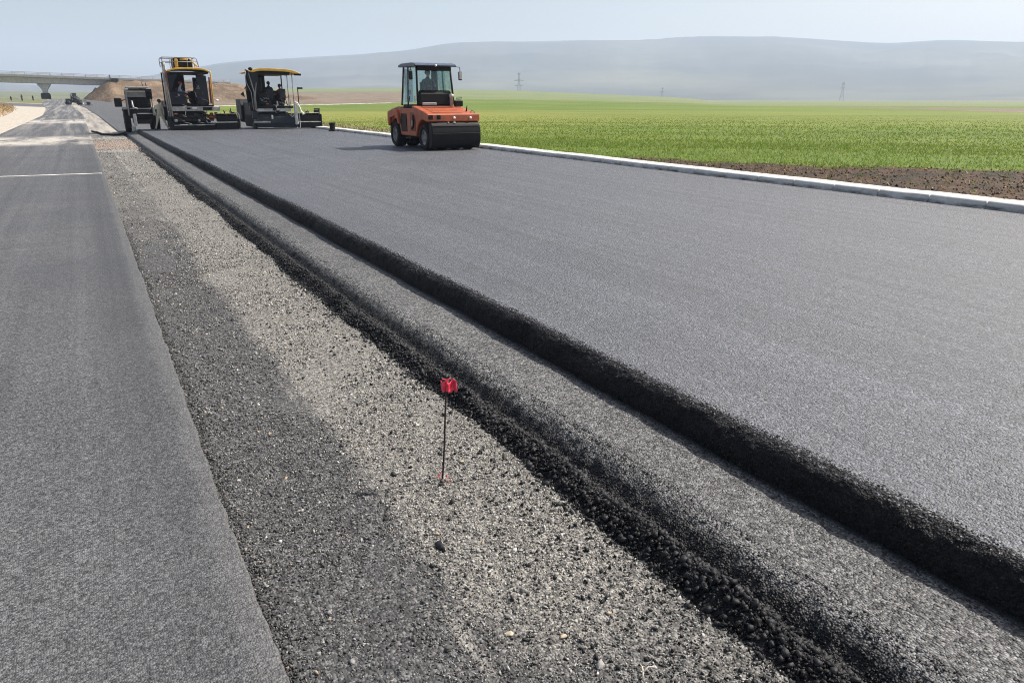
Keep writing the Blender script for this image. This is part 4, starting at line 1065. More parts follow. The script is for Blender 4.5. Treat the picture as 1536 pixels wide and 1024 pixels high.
for k in range(3):
    b = MB(); b.prism([(-1.75 + k * .42, 1.36 + k * .078), (-1.45 + k * .42, 1.416 + k * .078), (-1.45 + k * .42, 1.424 + k * .078), (-1.75 + k * .42, 1.368 + k * .078)], -.7, .5); b.build('bonnet_panel', M['orange_dark' if k == 2 else 'orange'], ro)
b = MB(); b.box((-.3, -.50, 1.66), (.6, .10, .10), bev=.02); b.build('wiper_motor', M['grey'], ro)
person('person', 'operator in dark clothes seated inside the orange roller cab', (ROL[0] + .03, ROL[1] + .38, 1.36), 0, seated(.55), dict(shirt='dark_cloth', trousers='dark_cloth', shoes='shoe'))

# ================================================================== PAVERS (rear towards the camera)
def seat_part(parent, x, y, z, mat='seat'):
    b = MB(); b.box((x, y, z + .42), (.46, .46, .12), bev=.04, seg=2); b.box((x, y - .24, z + .78), (.46, .12, .62), bev=.05, seg=2); b.box((x, y, z + .2), (.2, .2, .4)); return b.build('operator_seat', M[mat], parent)
def track(parent, x):
    b = MB(); b.prism([(1.3, .25), (1.45, .08), (4.2, .08), (4.5, .3), (4.5, .6), (4.2, .85), (1.6, .85), (1.3, .65)], x - .16, x + .16, .02); return b.build('crawler_track', M['rubber'], parent)
def arc_roof(x0, x1, y0, y1, z0, rise, th, drop=0.0, n=14):
    P = []
    for i in range(n + 1):
        t_ = i / n; P.append((x0 + (x1 - x0) * t_, z0 + rise * (1 - (2 * t_ - 1) ** 4) - drop * t_))
    Q = [(p[0] * 1.0, p[1] - th) for p in P[1:-1]][::-1]
    b = MB(); b.prism(P + Q, y0, y1, .015, axis='Y'); return b

P1 = gp(294, 195.5, 0)
p1 = thing('asphalt_paver', 'asphalt paver with rails on its yellow canopy, nearer the old lane', 'paver', (P1[0], P1[1] + .3, 0), group=None)
p1.scale = (.88, .95, .885)
b = MB(); b.prism([(-.1, .04), (-.1, .30), (.05, .42), (.85, .46), (.95, .3), (.95, .04)], -1.35, 1.35, .02)
sc_ = b.build('screed', M['black'], p1)
b = MB(); b.box((0, -.115, .33), (2.6, .03, .03), bev=.005); b.box((-.7, -.2, .36), (.5, .12, .02)); b.box((.4, -.2, .32), (.6, .14, .02)); b.build('screed_strip', M['pale'], sc_)
b = MB(); b.prism([(-.25, .04), (-.25, .40), (-.15, .46), (.5, .46), (.5, .04)], 1.36, 2.85, .02); b.prism([(-.2, .52), (-.2, .92), (.0, 1.04), (.42, 1.04), (.42, .52)], 1.5, 2.8, .03)
sx_ = b.build('screed_extension', M['black'], p1)
b = MB(); b.box((2.1, -.262, .47), (1.5, .03, .035), bev=.006); b.box((2.12, -.12, 1.05), (1.35, .3, .03), bev=.006); b.build('trim_strip', M['beam'], sx_)
b = MB(); b.tube([(2.7, -.2, 1.08), (2.82, -.22, 1.14), (2.92, -.24, 1.0), (2.94, -.24, .6), (2.96, -.24, .3)], .04, 8); b.build('end_gate_hose', M['pale'], p1)
b = MB(); b.box((2.9, 0, .40), (.06, .8, .6), bev=.01); b.build('end_gate', M['steel_dark'], p1)
b = MB(); b.box((2.4, -.1, 1.16), (.08, .1, .2)); b.tube([(2.42, -.1, 1.2), (2.42, -.1, 1.42)], .03, 6); b.box((2.55, -.1, 1.12), (.25, .12, .08)); b.build('control_lever', M['black'], p1)
b = MB(); b.prism([(-.1, .04), (-.1, .40), (0, .46), (.5, .46), (.5, .04)], -1.55, -1.352, .01); b.build('screed_extension', M['black'], p1)
# tractor unit
b = MB(); b.box((0, 1.9, .78), (1.9, 2.2, .80), bev=.04); b.box((-.2, .7, .85), (2.0, .5, .62), bev=.05); b.box((0, 4.1, 1.1), (2.2, 2.6, 1.2), bev=.06); b.build('tractor_body', M['steel_dark'], p1)
for x_ in (-1.1, 1.1): track(p1, x_)
b = MB(); b.prism([(5.4, .5), (5.4, 1.5), (5.9, 1.9), (7.2, 1.9), (7.2, .5)], -1.3, 1.3, .04); b.build('hopper', M['steel_dark'], p1)
b = MB(); b.tube([(-1.1, .35, 1.16), (-.3, .3, 1.02), (.3, .32, 1.1), (1.0, .35, .95)], .05, 8); b.tube([(-1.2, .45, .95), (-.5, .4, .75), (.6, .42, .8)], .035, 8); b.build('hydraulic_hose', M['rubber'], p1)
b = MB(); b.box((1.22, .35, .85), (.22, .3, .55), bev=.03); b.box((1.5, .25, .95), (.2, .2, .4), bev=.03); b.build('auger_motor', M['orange_dark'], p1)
b = MB(); b.prism([(-.05, 1.24), (-.05, 1.50), (.0, 1.53), (.3, 1.53), (.3, 1.24)], -1.42, 1.75, .01); wk = b.build('walkway_beam', M['beam'], p1)
for c_, s_ in (((-.25, -.06, 1.40), (.22, .03, .12)), ((.95, -.06, 1.38), (.6, .03, .2))):
    b = MB(); b.box(c_, s_, bev=.01); b.build('lamp_recess', M['black'], wk)
b = MB(); b.box((.12, -.07, 1.42), (.3, .04, .09), bev=.01); b.build('tail_light', M['lens'], wk)
b = MB(); b.prism([(.0, 1.53), (.0, 1.62), (2.9, 1.62), (2.9, 1.53)], -1.4, 1.4, .01); b.build('platform', M['black'], p1)
for c_, s_ in (((-.85, .15, 2.05), (1.05, .12, .86)), ((.75, .25, 1.95), (.75, .12, .66))):
    b = MB(); b.box(c_, s_, bev=.05); b.build('rear_guard', M['navy'], p1)
b = MB(); b.box((0, 1.5, 2.0), (2.2, .25, .75), bev=.06); b.box((.25, 1.4, 2.42), (.5, .2, .25), bev=.03); b.box((-.7, 1.4, 2.42), (.5, .2, .25), bev=.03); b.build('control_console', M['black'], p1)
b = MB(); b.box((-.62, 2.95, 2.6), (1.35, .10, 2.3), bev=.03); b.box((.82, 2.95, 2.45), (.45, .10, 2.0), bev=.03); b.box((.3, 2.95, 1.95), (.6, .10, .9), bev=.03); b.build('front_screen', M['black'], p1)
seat_part(p1, -.62, .75, 1.62); seat_part(p1, .62, .95, 1.62)
# canopy with turned-down corners
b = arc_roof(-1.42, 1.42, -.35, 3.2, 3.72, .27, .12); b.build('canopy', M['yellow'], p1)
b = MB(); b.prism([(-1.25, 3.72), (1.25, 3.72), (1.2, 3.60), (-1.2, 3.60)], -.30, 3.1, .01, axis='Y'); b.build('canopy_lining', M['black'], p1)
for (x_, m_) in ((-1.36, 'orange_dark'), (1.36, 'yellow')):
    b = MB(); b.tube([(x_, -.25, 3.80), (x_ * 1.01, -.25, 3.5), (x_ * 1.0, -.2, 2.7), (x_ * .985, -.05, 1.6)], .045, 8); b.build('canopy_post', M[m_], p1)
    b = MB(); b.tube([(x_, 3.0, 3.76), (x_, 3.0, 1.6)], .045, 8); b.build('canopy_post', M['black'], p1)
b = MB(); b.tube([(1.27, -.15, 3.4), (1.24, -.1, 2.6), (1.24, 0, 1.75)], .06, 8); b.build('side_curtain', M['orange_dark'], p1)
b = MB(); b.quad([(.72, .2, 1.7), (1.15, .2, 1.7), (1.12, .2, 3.5), (.46, .2, 3.6), (.52, .2, 3.0), (.78, .2, 2.4)], .04); b.build('rolled_tarp', M['navy'], p1)
b = MB(); b.quad([(-1.38, .05, 2.5), (-1.15, .05, 2.55), (-.9, .05, 3.2), (-.55, .05, 3.62), (-1.38, .05, 3.64)], .04); b.build('rolled_tarp', M['navy'], p1)
# roof rack, cooler and filter housing
b = MB()
for y_ in (-.25, 1.4):
    b.tube([(-1.52, y_, 4.05), (-1.54, y_, 4.52), (-1.46, y_, 4.60), (.50, y_, 4.60), (.60, y_, 4.52), (.68, y_, 4.02)], .030, 7)
    b.tube([(-1.52, y_, 4.34), (.62, y_, 4.34)], .022, 7)
    for x_ in (-.9, 0, .3): b.tube([(x_, y_, 3.98), (x_, y_, 4.6)], .02, 6)
for x_ in (-1.50, .5): b.tube([(x_, -.25, 4.6), (x_, 1.4, 4.6)], .025, 7)
b.build('roof_rack', M['grey'], p1)
b = MB(); b.prism([(-.86, 3.98), (-.86, 4.55), (-.6, 4.62), (.1, 4.62), (.32, 4.48), (.36, 3.98)], .1, 1.1, .04, axis='Y'); b.build('cooler_housing', M['black'], p1)
b = MB(); b.box((-.66, -.02, 4.27), (.2, .18, .5), bev=.03); b.tube([(-.4, 0, 4.48), (.1, 0, 4.5)], .05, 8); b.tube([(.2, -.1, 4.5), (.62, -.1, 4.05)], .05, 8); b.build('exhaust_cowl', M['yellow'], p1)
b = MB()
for k, x_ in enumerate((-1.56, -1.48, -1.40)): b.tube([(x_, -.2 + k * .05, 4.3), (x_ - .01, -.2, 2.6), (x_ + .04 * k, -.15, .9)], .035 + .008 * k, 8)
for z_ in np.arange(1.2, 4.2, .32): b.tube([(-1.58, -.2, z_), (-1.38, -.12, z_)], .018, 5)
b.build('access_ladder', M['grey'], p1)
b = MB(); b.tube([(1.40, -.1, 3.0), (1.75, -.15, 3.08), (1.70, -.15, 2.9)], .02, 6); mm = b.build('mirror_arm', M['black'], p1)
b = MB(); b.box((1.62, -.16, 2.93), (.14, .05, .22), bev=.02); b.build('mirror', M['pale'], p1)
b = MB(); b.ball((1.62, -.1, 1.92), .10, 2, (1, .6, .8)); b.tube([(1.4, -.1, 1.85), (1.6, -.1, 1.9)], .02, 6); b.build('rear_mirror', M['white'], p1)
def clutter(p, seed, x0, x1, z0, z1, n):
    g = random.Random(seed)
    for k in range(n):
        x_ = g.uniform(x0, x1); z_ = g.uniform(z0, z1); y_ = g.uniform(-.18, -.04); m_ = g.choice(['steel_dark', 'grey', 'beam', 'black', 'orange_dark', 'steel_dark'])
        kind = g.choice(['valve_block', 'hydraulic_hose', 'bracket', 'cable'])
        b = MB()
        if kind == 'valve_block': b.box((x_, y_, z_), (g.uniform(.08, .22), .12, g.uniform(.06, .16)), bev=.015)
        elif kind == 'bracket': b.box((x_, y_, z_), (g.uniform(.03, .06), .06, g.uniform(.15, .35)), (0, g.uniform(-.5, .5), 0), bev=.008)
        else:
            w_ = g.uniform(.2, .55); b.tube([(x_, y_, z_), (x_ + w_ * .4, y_ - .05, z_ - g.uniform(.0, .14)), (x_ + w_, y_, z_ + g.uniform(-.15, .1))], .026 if kind != 'cable' else .014, 6)
        b.build(kind, M[m_], p)
clutter(p1, 5, -1.25, 1.0, .5, 1.2, 22); clutter(p1, 6, 1.5, 2.6, .95, 1.2, 8); clutter(p1, 8, -1.1, 1.0, 1.65, 2.3, 14)
B1 = Vector((P1[0], P1[1] + .3, 0))
person('person', 'paver worker in plaid shirt with red headscarf seated sideways under the railed canopy', B1 + Vector((-.63, .52, 1.43)), R(75), seated(.45, .12, .40, .46), dict(shirt='plaid_cloth', trousers='khaki', shoes='shoe', head='red_cloth'))
person('person', 'worker in dark clothes seated at the right under the railed canopy', B1 + Vector((.55, .88, 1.43)), R(180), seated(.47, .05), dict(shirt='dark_cloth', trousers='dark_cloth', shoes='shoe'))

P2 = gp(417, 193.7, 0)
p2 = thing('asphalt_paver', 'dark blue asphalt paver under an arched plain yellow canopy, beside the kerb', 'paver', (P2[0], P2[1] + .3, 0))
p2.scale = (.88, .95, .94)
b = MB(); b.prism([(-.1, .04), (-.14, .40), (-.1, .75), (.10, 1.0), (.9, 1.0), (.95, .3), (.95, .04)], -1.35, 1.42, .05, seg=2); b.build('screed', M['navy'], p2)
b = MB(); b.box((-1.0, -.14, .45), (1.15, .03, .10), bev=.02); b.box((0, -.12, .08), (2.7, .05, .03)); b.build('screed_strip', M['grey'], p2)
b = MB(); b.box((-.28, -.16, .76), (.12, .04, .24), bev=.02); b.build('warning_plate', M['pale'], p2)
b = MB(); b.tube([(1.02, -.14, .92), (1.06, -.18, .80), (1.14, -.18, .76), (1.2, -.14, .86)], .028, 8); b.build('lifting_eye', M['pale'], p2)
b = MB(); b.prism([(-.2, .04), (-.2, .40), (.5, .40), (.5, .04)], 1.64, 3.15, .015); b.prism([(-.18, .47), (-.18, .88), (-.02, .98), (.42, .98), (.42, .47)], 1.66, 3.11, .03); sx_ = b.build('screed_extension', M['black'], p2)
b = MB(); b.box((2.40, -.205, .432), (1.5, .03, .05), bev=.006); b.box((2.36, -.05, .995), (1.4, .35, .025), bev=.006); b.build('trim_strip', M['pale'], sx_)
b = MB(); b.box((3.18, .1, .50), (.05, .8, .85), bev=.01); b.build('end_gate', M['steel_dark'], p2)
b = MB(); b.box((2.94, -.1, 1.25), (.40, .18, .10), bev=.02); b.box((2.88, -.1, 1.10), (.34, .14, .16), bev=.03); b.box((3.08, -.1, 1.05), (.08, .1, .35), bev=.01); b.build('levelling_sensor', M['steel_dark'], p2)
b = MB(); b.prism([(-.1, .04), (-.1, .40), (.5, .40), (.5, .04)], -1.55, -1.352, .01); b.build('screed_extension', M['black'], p2)
b = MB(); b.box((0, 1.9, .78), (1.9, 2.2, .80), bev=.04); b.box((0, 4.1, 1.1), (2.2, 2.6, 1.2), bev=.06); b.build('tractor_body', M['steel_dark'], p2)
for x_ in (-1.1, 1.1): track(p2, x_)
b = MB(); b.prism([(5.4, .5), (5.4, 1.5), (5.9, 1.9), (7.2, 1.9), (7.2, .5)], -1.3, 1.3, .04); b.build('hopper', M['steel_dark'], p2)
b = MB(); b.prism([(-.02, 1.10), (-.02, 1.28), (.05, 1.30), (.35, 1.30), (.35, 1.10)], -1.25, 1.15, .02); wk = b.build('walkway_beam', M['pale'], p2)
b = MB(); b.lathe([(0, -.03), (.12, -.03), (.13, .02), (0, .03)], (-.02, -.03, 1.28), 'Y', 14); b.build('lamp_recess', M['black'], wk)
b = MB(); b.prism([(.0, 1.31), (.0, 1.45), (2.9, 1.45), (2.9, 1.31)], -1.3, 1.3, .01); b.build('platform', M['black'], p2)
b = MB(); b.box((-.7, .3, 1.9), (.5, .3, .85), bev=.06); b.box((-.9, .6, 2.35), (.55, .3, 1.9), bev=.08); b.build('side_cabinet', M['black'], p2)
b = MB(); b.box((0, 1.5, 1.85), (2.2, .25, .7), bev=.06); b.box((.75, 1.4, 2.2), (.4, .2, .3), bev=.03); b.build('control_console', M['black'], p2)
b = MB(); b.tube([(.35, .0, 1.7), (1.1, .0, 1.48)], .02, 6); b.tube([(1.1, 0, 2.0), (1.15, 0, 1.4)], .025, 6); b.box((.2, -.02, 1.62), (.1, .05, .3)); b.box((.1, -.02, 1.4), (.07, .05, .2)); b.build('guard_bar', M['pale'], p2)
b = MB(); b.box((-.55, 2.95, 2.5), (1.35, .10, 2.1), bev=.03); b.box((.85, 2.95, 1.95), (.6, .10, 1.0), bev=.03); b.build('front_screen', M['black'], p2)
seat_part(p2, -.18, .65, 1.45, 'navy'); seat_part(p2, .78, .95, 1.45)
b = arc_roof(-1.62, 1.92, -.45, 3.1, 3.56, .26, .16, .10); b.build('canopy', M['yellow'], p2)
b = MB(); b.prism([(-1.0, 3.60), (1.2, 3.58), (1.1, 3.40), (-.9, 3.40)], -.35, 3.0, .02, axis='Y'); b.box((1.66, -.44, 3.42), (.5, .08, .13), bev=.02); b.build('canopy_lining', M['black'], p2)
b = MB(); b.ball((-1.50, -.42, 3.72), .13, 2, (1.2, .7, .8)); b.build('canopy_lamp', M['black'], p2)
for x_ in (.97, 1.32):
    b = MB(); b.tube([(x_, -.2, 3.55), (x_ + .02, -.1, 1.45)], .03, 7); b.build('canopy_post', M['grey'], p2)
for x_ in (-1.2, 1.32):
    b = MB(); b.tube([(x_, 2.9, 3.6), (x_, 2.9, 1.45)], .045, 8); b.build('canopy_post', M['black'], p2)
b = MB(); b.quad([(-1.82, -.2, 3.72), (-1.55, -.2, 3.6), (-.95, -.15, 3.5), (-1.05, -.1, 2.9), (-1.30, -.1, 2.2), (-1.42, -.1, 2.4)], .05); b.build('rolled_tarp', M['navy'], p2)
b = MB(); b.tube([(-1.84, -.25, 3.72), (-1.82, -.25, 2.9), (-1.55, -.2, 2.3), (-1.5, -.15, 1.2)], .025, 7); b.tube([(-1.60, -.2, 3.5), (-1.35, -.2, 2.3), (-1.38, -.15, 1.2)], .04, 7); b.tube([(-1.15, -.15, 2.9), (-1.3, -.15, 2.0), (-1.28, -.15, 1.3)], .03, 7); b.build('side_frame', M['grey'], p2)
b = MB(); b.box((-1.55, .2, 1.45), (.30, .4, .4), bev=.04); b.box((-1.4, .1, .9), (.35, .4, .5), bev=.04); b.build('tool_box', M['navy'], p2)
b = MB(); b.tube([(-1.6, -.25, 2.35), (-1.9, -.3, 2.68), (-2.02, -.3, 2.5)], .022, 7); b.tube([(-1.92, -.3, 2.62), (-1.85, -.3, 1.75)], .03, 7); a_ = b.build('mirror_arm', M['black'], p2)
b = MB(); b.prism([(-2.30, 2.18), (-2.08, 2.36), (-2.02, 2.0)], -.32, -.26, .01, axis='Y'); b.build('mirror', M['black'], p2)
b = MB(); b.tube([(1.33, -.2, 1.72), (1.55, -.24, 1.62), (1.68, -.26, 1.35), (1.74, -.26, 1.1), (1.92, -.26, .92)], [.05, .05, .05, .06, .09], 9); b.build('material_hose', M['white'], p2)
b = MB(); b.box((1.62, -.22, .72), (.05, .05, 1.36), bev=.01); b.box((1.40, -.2, .9), (.24, .16, 1.3), bev=.06); b.build('lift_arm', M['pale'], p2)
b = MB(); b.tube([(1.68, -.1, 1.35), (1.68, -.1, 2.62)], .035, 8); b.box((1.84, -.1, 2.58), (.38, .10, .12), bev=.02); b.build('lamp_post', M['steel_dark'], p2)
clutter(p2, 15, -1.25, 1.0, .95, 1.35, 12); clutter(p2, 16, 1.75, 2.9, .95, 1.15, 7); clutter(p2, 18, -1.2, 1.1, 1.5, 2.2, 16)
B2 = Vector((P2[0], P2[1] + .3, 0))
person('person', 'worker in dark clothes seated in the middle under the plain arched canopy', B2 + Vector((-.16, .66, 1.48)), R(150), seated(.45, .05), dict(shirt='dark_cloth', trousers='dark_cloth', shoes='shoe'))
person('person', 'worker in dark red shirt seated at the right under the plain arched canopy', B2 + Vector((.69, .88, 1.34)), R(190), seated(.45, .18), dict(shirt='red_cloth', trousers='dark_cloth', shoes='shoe'))

# ================================================================== SERVICE TRACTOR beside the first paver
G = gp(218, 196.5, -.1); ZB = Z_LOW
sv = thing('service_tractor', 'dusty grey boxy tractor standing left of the pavers with a big black tyre', 'tractor', (G[0], G[1] + .6, ZB))
for (x_, y_) in ((-.86, .1), (.80, .1)): wheel('tyre', sv, (x_, y_ + .55, .70), .70, .32)
for (x_, y_) in ((-.70, 2.6), (.70, 2.6)): wheel('tyre', sv, (x_, y_, .45), .45, .28)
b = MB(); b.box((0, .9, 1.0), (1.0, 1.6, .9), bev=.05); b.box((0, .15, .75), (1.1, .3, .5), bev=.04); b.box((0, 2.3, 1.1), (.8, 1.6, .8), bev=.06); b.build('chassis', M['steel_dark'], sv)
b = MB(); b.box((-.05, .5, 2.52), (1.45, 1.5, .16), bev=.03); b.box((-.05, .5, 2.66), (1.3, 1.3, .10), bev=.03); b.build('roof', M['grey'], sv)
b = MB(); b.box((-.1, -.26, 2.55), (1.0, .03, .09), bev=.01); b.box((.1, -.28, 2.55), (.2, .03, .10), bev=.01); b.build('roof_vent', M['black'], sv)
for (x_, y_) in ((-.74, -.2), (.64, -.2), (-.74, 1.2), (.64, 1.2)):
    b = MB(); b.box((x_, y_, 1.75), (.07, .07, 1.5), bev=.01); b.build('post', M['grey'], sv)
b = MB(); b.box((-.05, .0, 2.25), (1.3, .06, .32), bev=.02); b.build('upper_panel', M['grey'], sv)
b = MB(); b.box((-.05, .25, 1.5), (1.3, .08, 1.3), bev=.02); b.build('rear_panel', M['steel_dark'], sv)
b = MB(); b.box((.52, -.2, 2.28), (.36, .14, .60), bev=.03); b.box((.52, -.29, 2.42), (.24, .03, .14), bev=.01); b.box((.52, -.29, 2.18), (.24, .03, .14), bev=.01); b.build('switch_cabinet', M['black'], sv)
b = MB(); b.box((-.05, -.1, 1.42), (1.2, .1, .06), bev=.01); b.box((.15, -.18, 1.12), (.9, .08, .05), bev=.01); b.box((-.45, -.16, .75), (.18, .2, .7), bev=.02); b.tube([(-.48, -.2, 1.9), (-.47, -.22, 1.5), (-.2, -.22, 1.4)], .05, 8); b.build('linkage_bar', M['pale'], sv)
b = MB(); b.box((.0, .3, 1.75), (1.15, .3, .6), bev=.05); b.box((.2, -.05, 1.62), (.7, .15, .18), bev=.03); b.box((.05, -.12, .95), (.9, .14, .3), bev=.04); b.build('pump_block', M['black'], sv)
b = MB(); b.prism([(-.05, 1.42), (.2, 1.50), (.9, 1.50), (1.3, 1.30), (1.3, 1.24), (.9, 1.44), (.2, 1.44), (-.05, 1.36)], -1.05, -.68, .01); b.build('fender', M['beam'], sv)
b = MB(); b.prism([(-.05, 1.42), (.2, 1.50), (.9, 1.50), (1.3, 1.30), (1.3, 1.24), (.9, 1.44), (.2, 1.44), (-.05, 1.36)], .62, .98, .01); b.build('fender', M['beam'], sv)
b = MB(); b.tube([(-.74, -.2, 1.95), (-.95, -.25, 1.92), (-1.1, -.25, 1.85)], .03, 7); b.build('mirror_arm', M['black'], sv)
b = MB(); b.box((-1.25, -.25, 1.78), (.42, .16, .52), bev=.11, seg=3); b.build('mirror', M['black'], sv)
b = MB(); b.tube([(.30, .2, 2.7), (.22, .2, 3.0)], .018, 6); b.tube([(.48, .3, 2.7), (.46, .3, 2.95)], .03, 6); b.build('exhaust_pipe', M['steel_dark'], sv)
b = MB(); b.box((-.6, -.25, .22), (.22, .3, .36), bev=.06); b.box((-.35, -.25, .12), (.16, .3, .18), bev=.03); b.build('counterweight', M['pale'], sv)

# worker walking between the tractor and the first paver
Wp = gp(243, 195.3, 0); Wp = (Wp[0], Wp[1], Z_LOW + .17)
J = dict(pelvis=(0, 0, .98), spine=(.0, -.01, 1.18), chest=(-.02, -.02, 1.38), neck=(.0, -.03, 1.53), head=(.05, -.05, 1.68),
         sh=[(-.20, -.02, 1.43), (.17, -.02, 1.43)], el=[(-.27, .05, 1.17), (.23, .04, 1.16)], wr=[(-.24, -.10, .95), (.22, -.08, .93)],
         hp=[(-.10, 0, .93), (.10, 0, .93)], kn=[(-.19, -.06, .52), (.22, .02, .50)], an=[(-.32, .06, .10), (.38, -.06, .10)], ft=[(-.5, -.8, 0), (.4, -.8, 0)])
person('person', 'worker in pale beige work clothes striding beside the dusty tractor', Wp, R(0), J, dict(shirt='beige_cloth', trousers='beige_cloth', shoes='shoe'), fd=(.25, .97, 0))

# ================================================================== SMALL THINGS
q = gp(499, 197, 0)
bk = thing('bucket', 'black rubber bucket standing on the asphalt beside the kerb', 'bucket', q)
b = MB(); b.lathe([(0, 0), (.17, 0), (.175, .03), (.155, .14), (.16, .3), (.195, .46), (.20, .48), (.185, .48), (.15, .3), (.14, .05), (0, .05)], (0, 0, 0), 'Z', 20); b.build('shell', M['rubber'], bk)
b = MB(); b.box((-.12, -.05, .03), (.22, .22, .05), bev=.015); b.build('foot', M['rubber'], bk)

hz = []
for (x_, y_) in ((138, 198), (146, 199.5), (156, 203), (168, 203.5), (178, 203), (188, 200), (196, 199)):
    g_ = gp(x_, y_, -.24); hz.append((g_[0], g_[1], -.20))
b = MB(); b.tube(hz, .055, 10)
o = b.build('hose', M['rubber'], None); tag(o, 'black hose lying across the gravel strip by the tractor', 'hose')

# ================================================================== BRIDGE
br = thing('road_bridge', 'long concrete road bridge crossing in the distance at the left', 'bridge', (-8.3, 261.5, 2.0))
O = Vector(br.location)
def btop(x): return 8.42 - .0235 * (x + 18)
def bl_(x, off=0.0): return 268 + (x - 9) * .11 + off
xsb = [-70, -8.3, 11, 48, 90]
def bsection(name, prof, mat, parent=br):
    """prof (offset across, height below deck top) swept along the deck"""
    b = bmesh.new(); rings = []
    for x_ in xsb: rings.append([b.verts.new(Vector((x_, bl_(x_, p[0]), btop(x_) + p[1])) - O) for p in prof])
    n = len(prof)
    for i in range(len(rings) - 1):
        for k in range(n): b.faces.new((rings[i][k], rings[i][(k + 1) % n], rings[i + 1][(k + 1) % n], rings[i + 1][k]))
    b.faces.new(rings[0][::-1]); b.faces.new(rings[-1]); bmesh.ops.recalc_face_normals(b, faces=b.faces)
    me = bpy.data.meshes.new(name); b.to_mesh(me); b.free()
    return link(name, me, mat, parent)
xsb = [-70, -8.3, 11, 14]
bsection('girder', [(-3.8, -.55), (3.8, -.55), (3.4, -1.95), (-3.4, -1.95)], M['concrete'])
xsb = [-70, -8.3, 11, 44]
bsection('deck_slab', [(-5.4, -.02), (5.4, -.02), (5.4, -.32), (3.9, -.54), (-3.9, -.54), (-5.4, -.32)], M['concrete'])
bsection('parapet', [(-5.42, -.35), (-5.42, .22), (-5.15, .22), (-5.15, -.0), (-5.4, -.0)], M['grey'])
for off in (-5.28, 5.28):
    b = MB()
    for z_ in (.62, .95): b.tube([Vector((x_, bl_(x_, off), btop(x_) + z_)) - O for x_ in xsb], .07, 5)
    for x_ in np.arange(-69, 44, 3.0): b.tube([Vector((x_, bl_(x_, off), btop(x_) - .1)) - O, Vector((x_, bl_(x_, off), btop(x_) + .98)) - O], .06, 5)
    b.build('railing', M['galv'], br)
def pier(xc, zg):
    zt = btop(xc) - 1.95; c_ = bl_(xc)
    b = MB(); b.prism([(-1.75, zt), (-1.65, zt - .35), (-.72, zt - 1.7), (-.62, zt - 2.1), (-.55, zg), (.55, zg), (.62, zt - 2.1), (.72, zt - 1.7), (1.65, zt - .35), (1.75, zt)], -2.2, 2.2, .06, axis='Y')
    me_off = Vector((xc, c_, 0)) - O
    o = b.build('pier', M['concrete'], br); o.location = me_off; return o
pr = pier(-8.0, 2.0); pier(-40, 0)
b = MB(); b.prism([(-1.15, .2), (-1.2, 3.3), (-.9, 3.65), (.95, 3.65), (1.3, 3.2), (1.25, .2)], -3.2, -2.3, .15, axis='Y', seg=2); b.build('pier_cladding', M['black'], pr)
b = MB(); b.box((12.2 - O.x, bl_(12) - O.y, 4.6 - O.z), (1.2, 9.5, 4.6), bev=.05); b.build('abutment', M['concrete'], br)
q = at_y(167, 117, 262)
b = MB(); 
sm_ = thing('survey_marker', 'dark pile of gear with a short upright on top of the embankment', 'equipment', (q[0], q[1], btop(q[0]) - .6))
b.box((.9, 0, .3), (1.9, 1.2, .8), bev=.25, seg=2); b.box((.2, 0, .2), (.9, 1, .5), bev=.15); b.build('crate_pile', M['steel_dark'], sm_)
b = MB(); b.box((-.35, 0, .9), (.28, .25, 1.5), bev=.06); b.build('upright', M['steel_dark'], sm_)

# ================================================================== FAR VEHICLES, POSTS, PYLONS
def ground_at(x_, y_, Y):
    p = at_y(x_, y_, Y); return p
def far_roller(px, py, Y):
    p = at_y(px, py, Y)
    t = thing('tandem_roller', 'small dark tandem roller with driver parked far up the old lane', 'roller', p, R(80))
    for y_ in (-1.05, 1.05):
        b = MB(); b.lathe([(0, -.65), (.5, -.65), (.5, .65), (0, .65)], (0, y_, .5), 'X', 20); b.build('drum', M['steel_dark'], t)
    b = MB(); b.box((0, 0, .8), (1.1, 2.9, .55), bev=.08); b.box((0, 1.0, 1.15), (1.0, .9, .35), bev=.08); b.build('frame', M['navy'], t)
    b = MB(); b.box((0, -.4, 1.25), (.5, .5, .5), bev=.06); b.box((0, -.15, 1.6), (.5, .12, .5), bev=.05); b.build('operator_seat', M['seat'], t)
    b = MB(); b.tube([(-.45, .4, 1.1), (-.45, .4, 1.9), (.45, .4, 1.9), (.45, .4, 1.1)], .04, 6); b.build('roll_bar', M['black'], t)
    b = MB(); b.box((0, -1.6, .35), (.9, .3, .3), bev=.05); b.build('water_tray', M['pale'], t)
    person('person', 'tiny driver in dark clothes sitting on the far tandem roller', Vector(p) + Vector((-.45, .05, 1.0)), R(80), seated(.42), dict(shirt='dark_cloth', trousers='dark_cloth', shoes='shoe'))
    return t
far_roller(112, 158.3, 186)
def far_dozer(px, py, Y):
    p = at_y(px, py, Y)
    t = thing('loader', 'tiny dark wheel loader beyond the far roller under the bridge', 'loader', p, R(20)); t.scale = (.62, .62, .62)
    for (x_, y_) in ((-.9, -.9), (.9, -.9), (-.9, 1.1), (.9, 1.1)): wheel('tyre', t, (x_, y_, .6), .6, .4, seg=16)
    b = MB(); b.box((0, .2, 1.2), (1.6, 3.4, .8), bev=.15); b.build('body', M['steel_dark'], t)
    b = MB(); b.prism([(-.5, 1.6), (-.4, 2.9), (.8, 2.9), (1.0, 1.6)], -.7, .7, .06); b.build('cab', M['navy'], t)
    b = MB(); b.prism([(-2.6, .3), (-1.9, .2), (-1.8, 1.0), (-2.1, 1.1)], -1.2, 1.2, .04); b.build('bucket', M['steel_dark'], t)
far_dozer(112.5, 150.5, 235)
p = at_y(133.5, 158.5, 178)
t = thing('plate_compactor', 'small dark plate compactor standing right of the far roller', 'compactor', p, R(40))
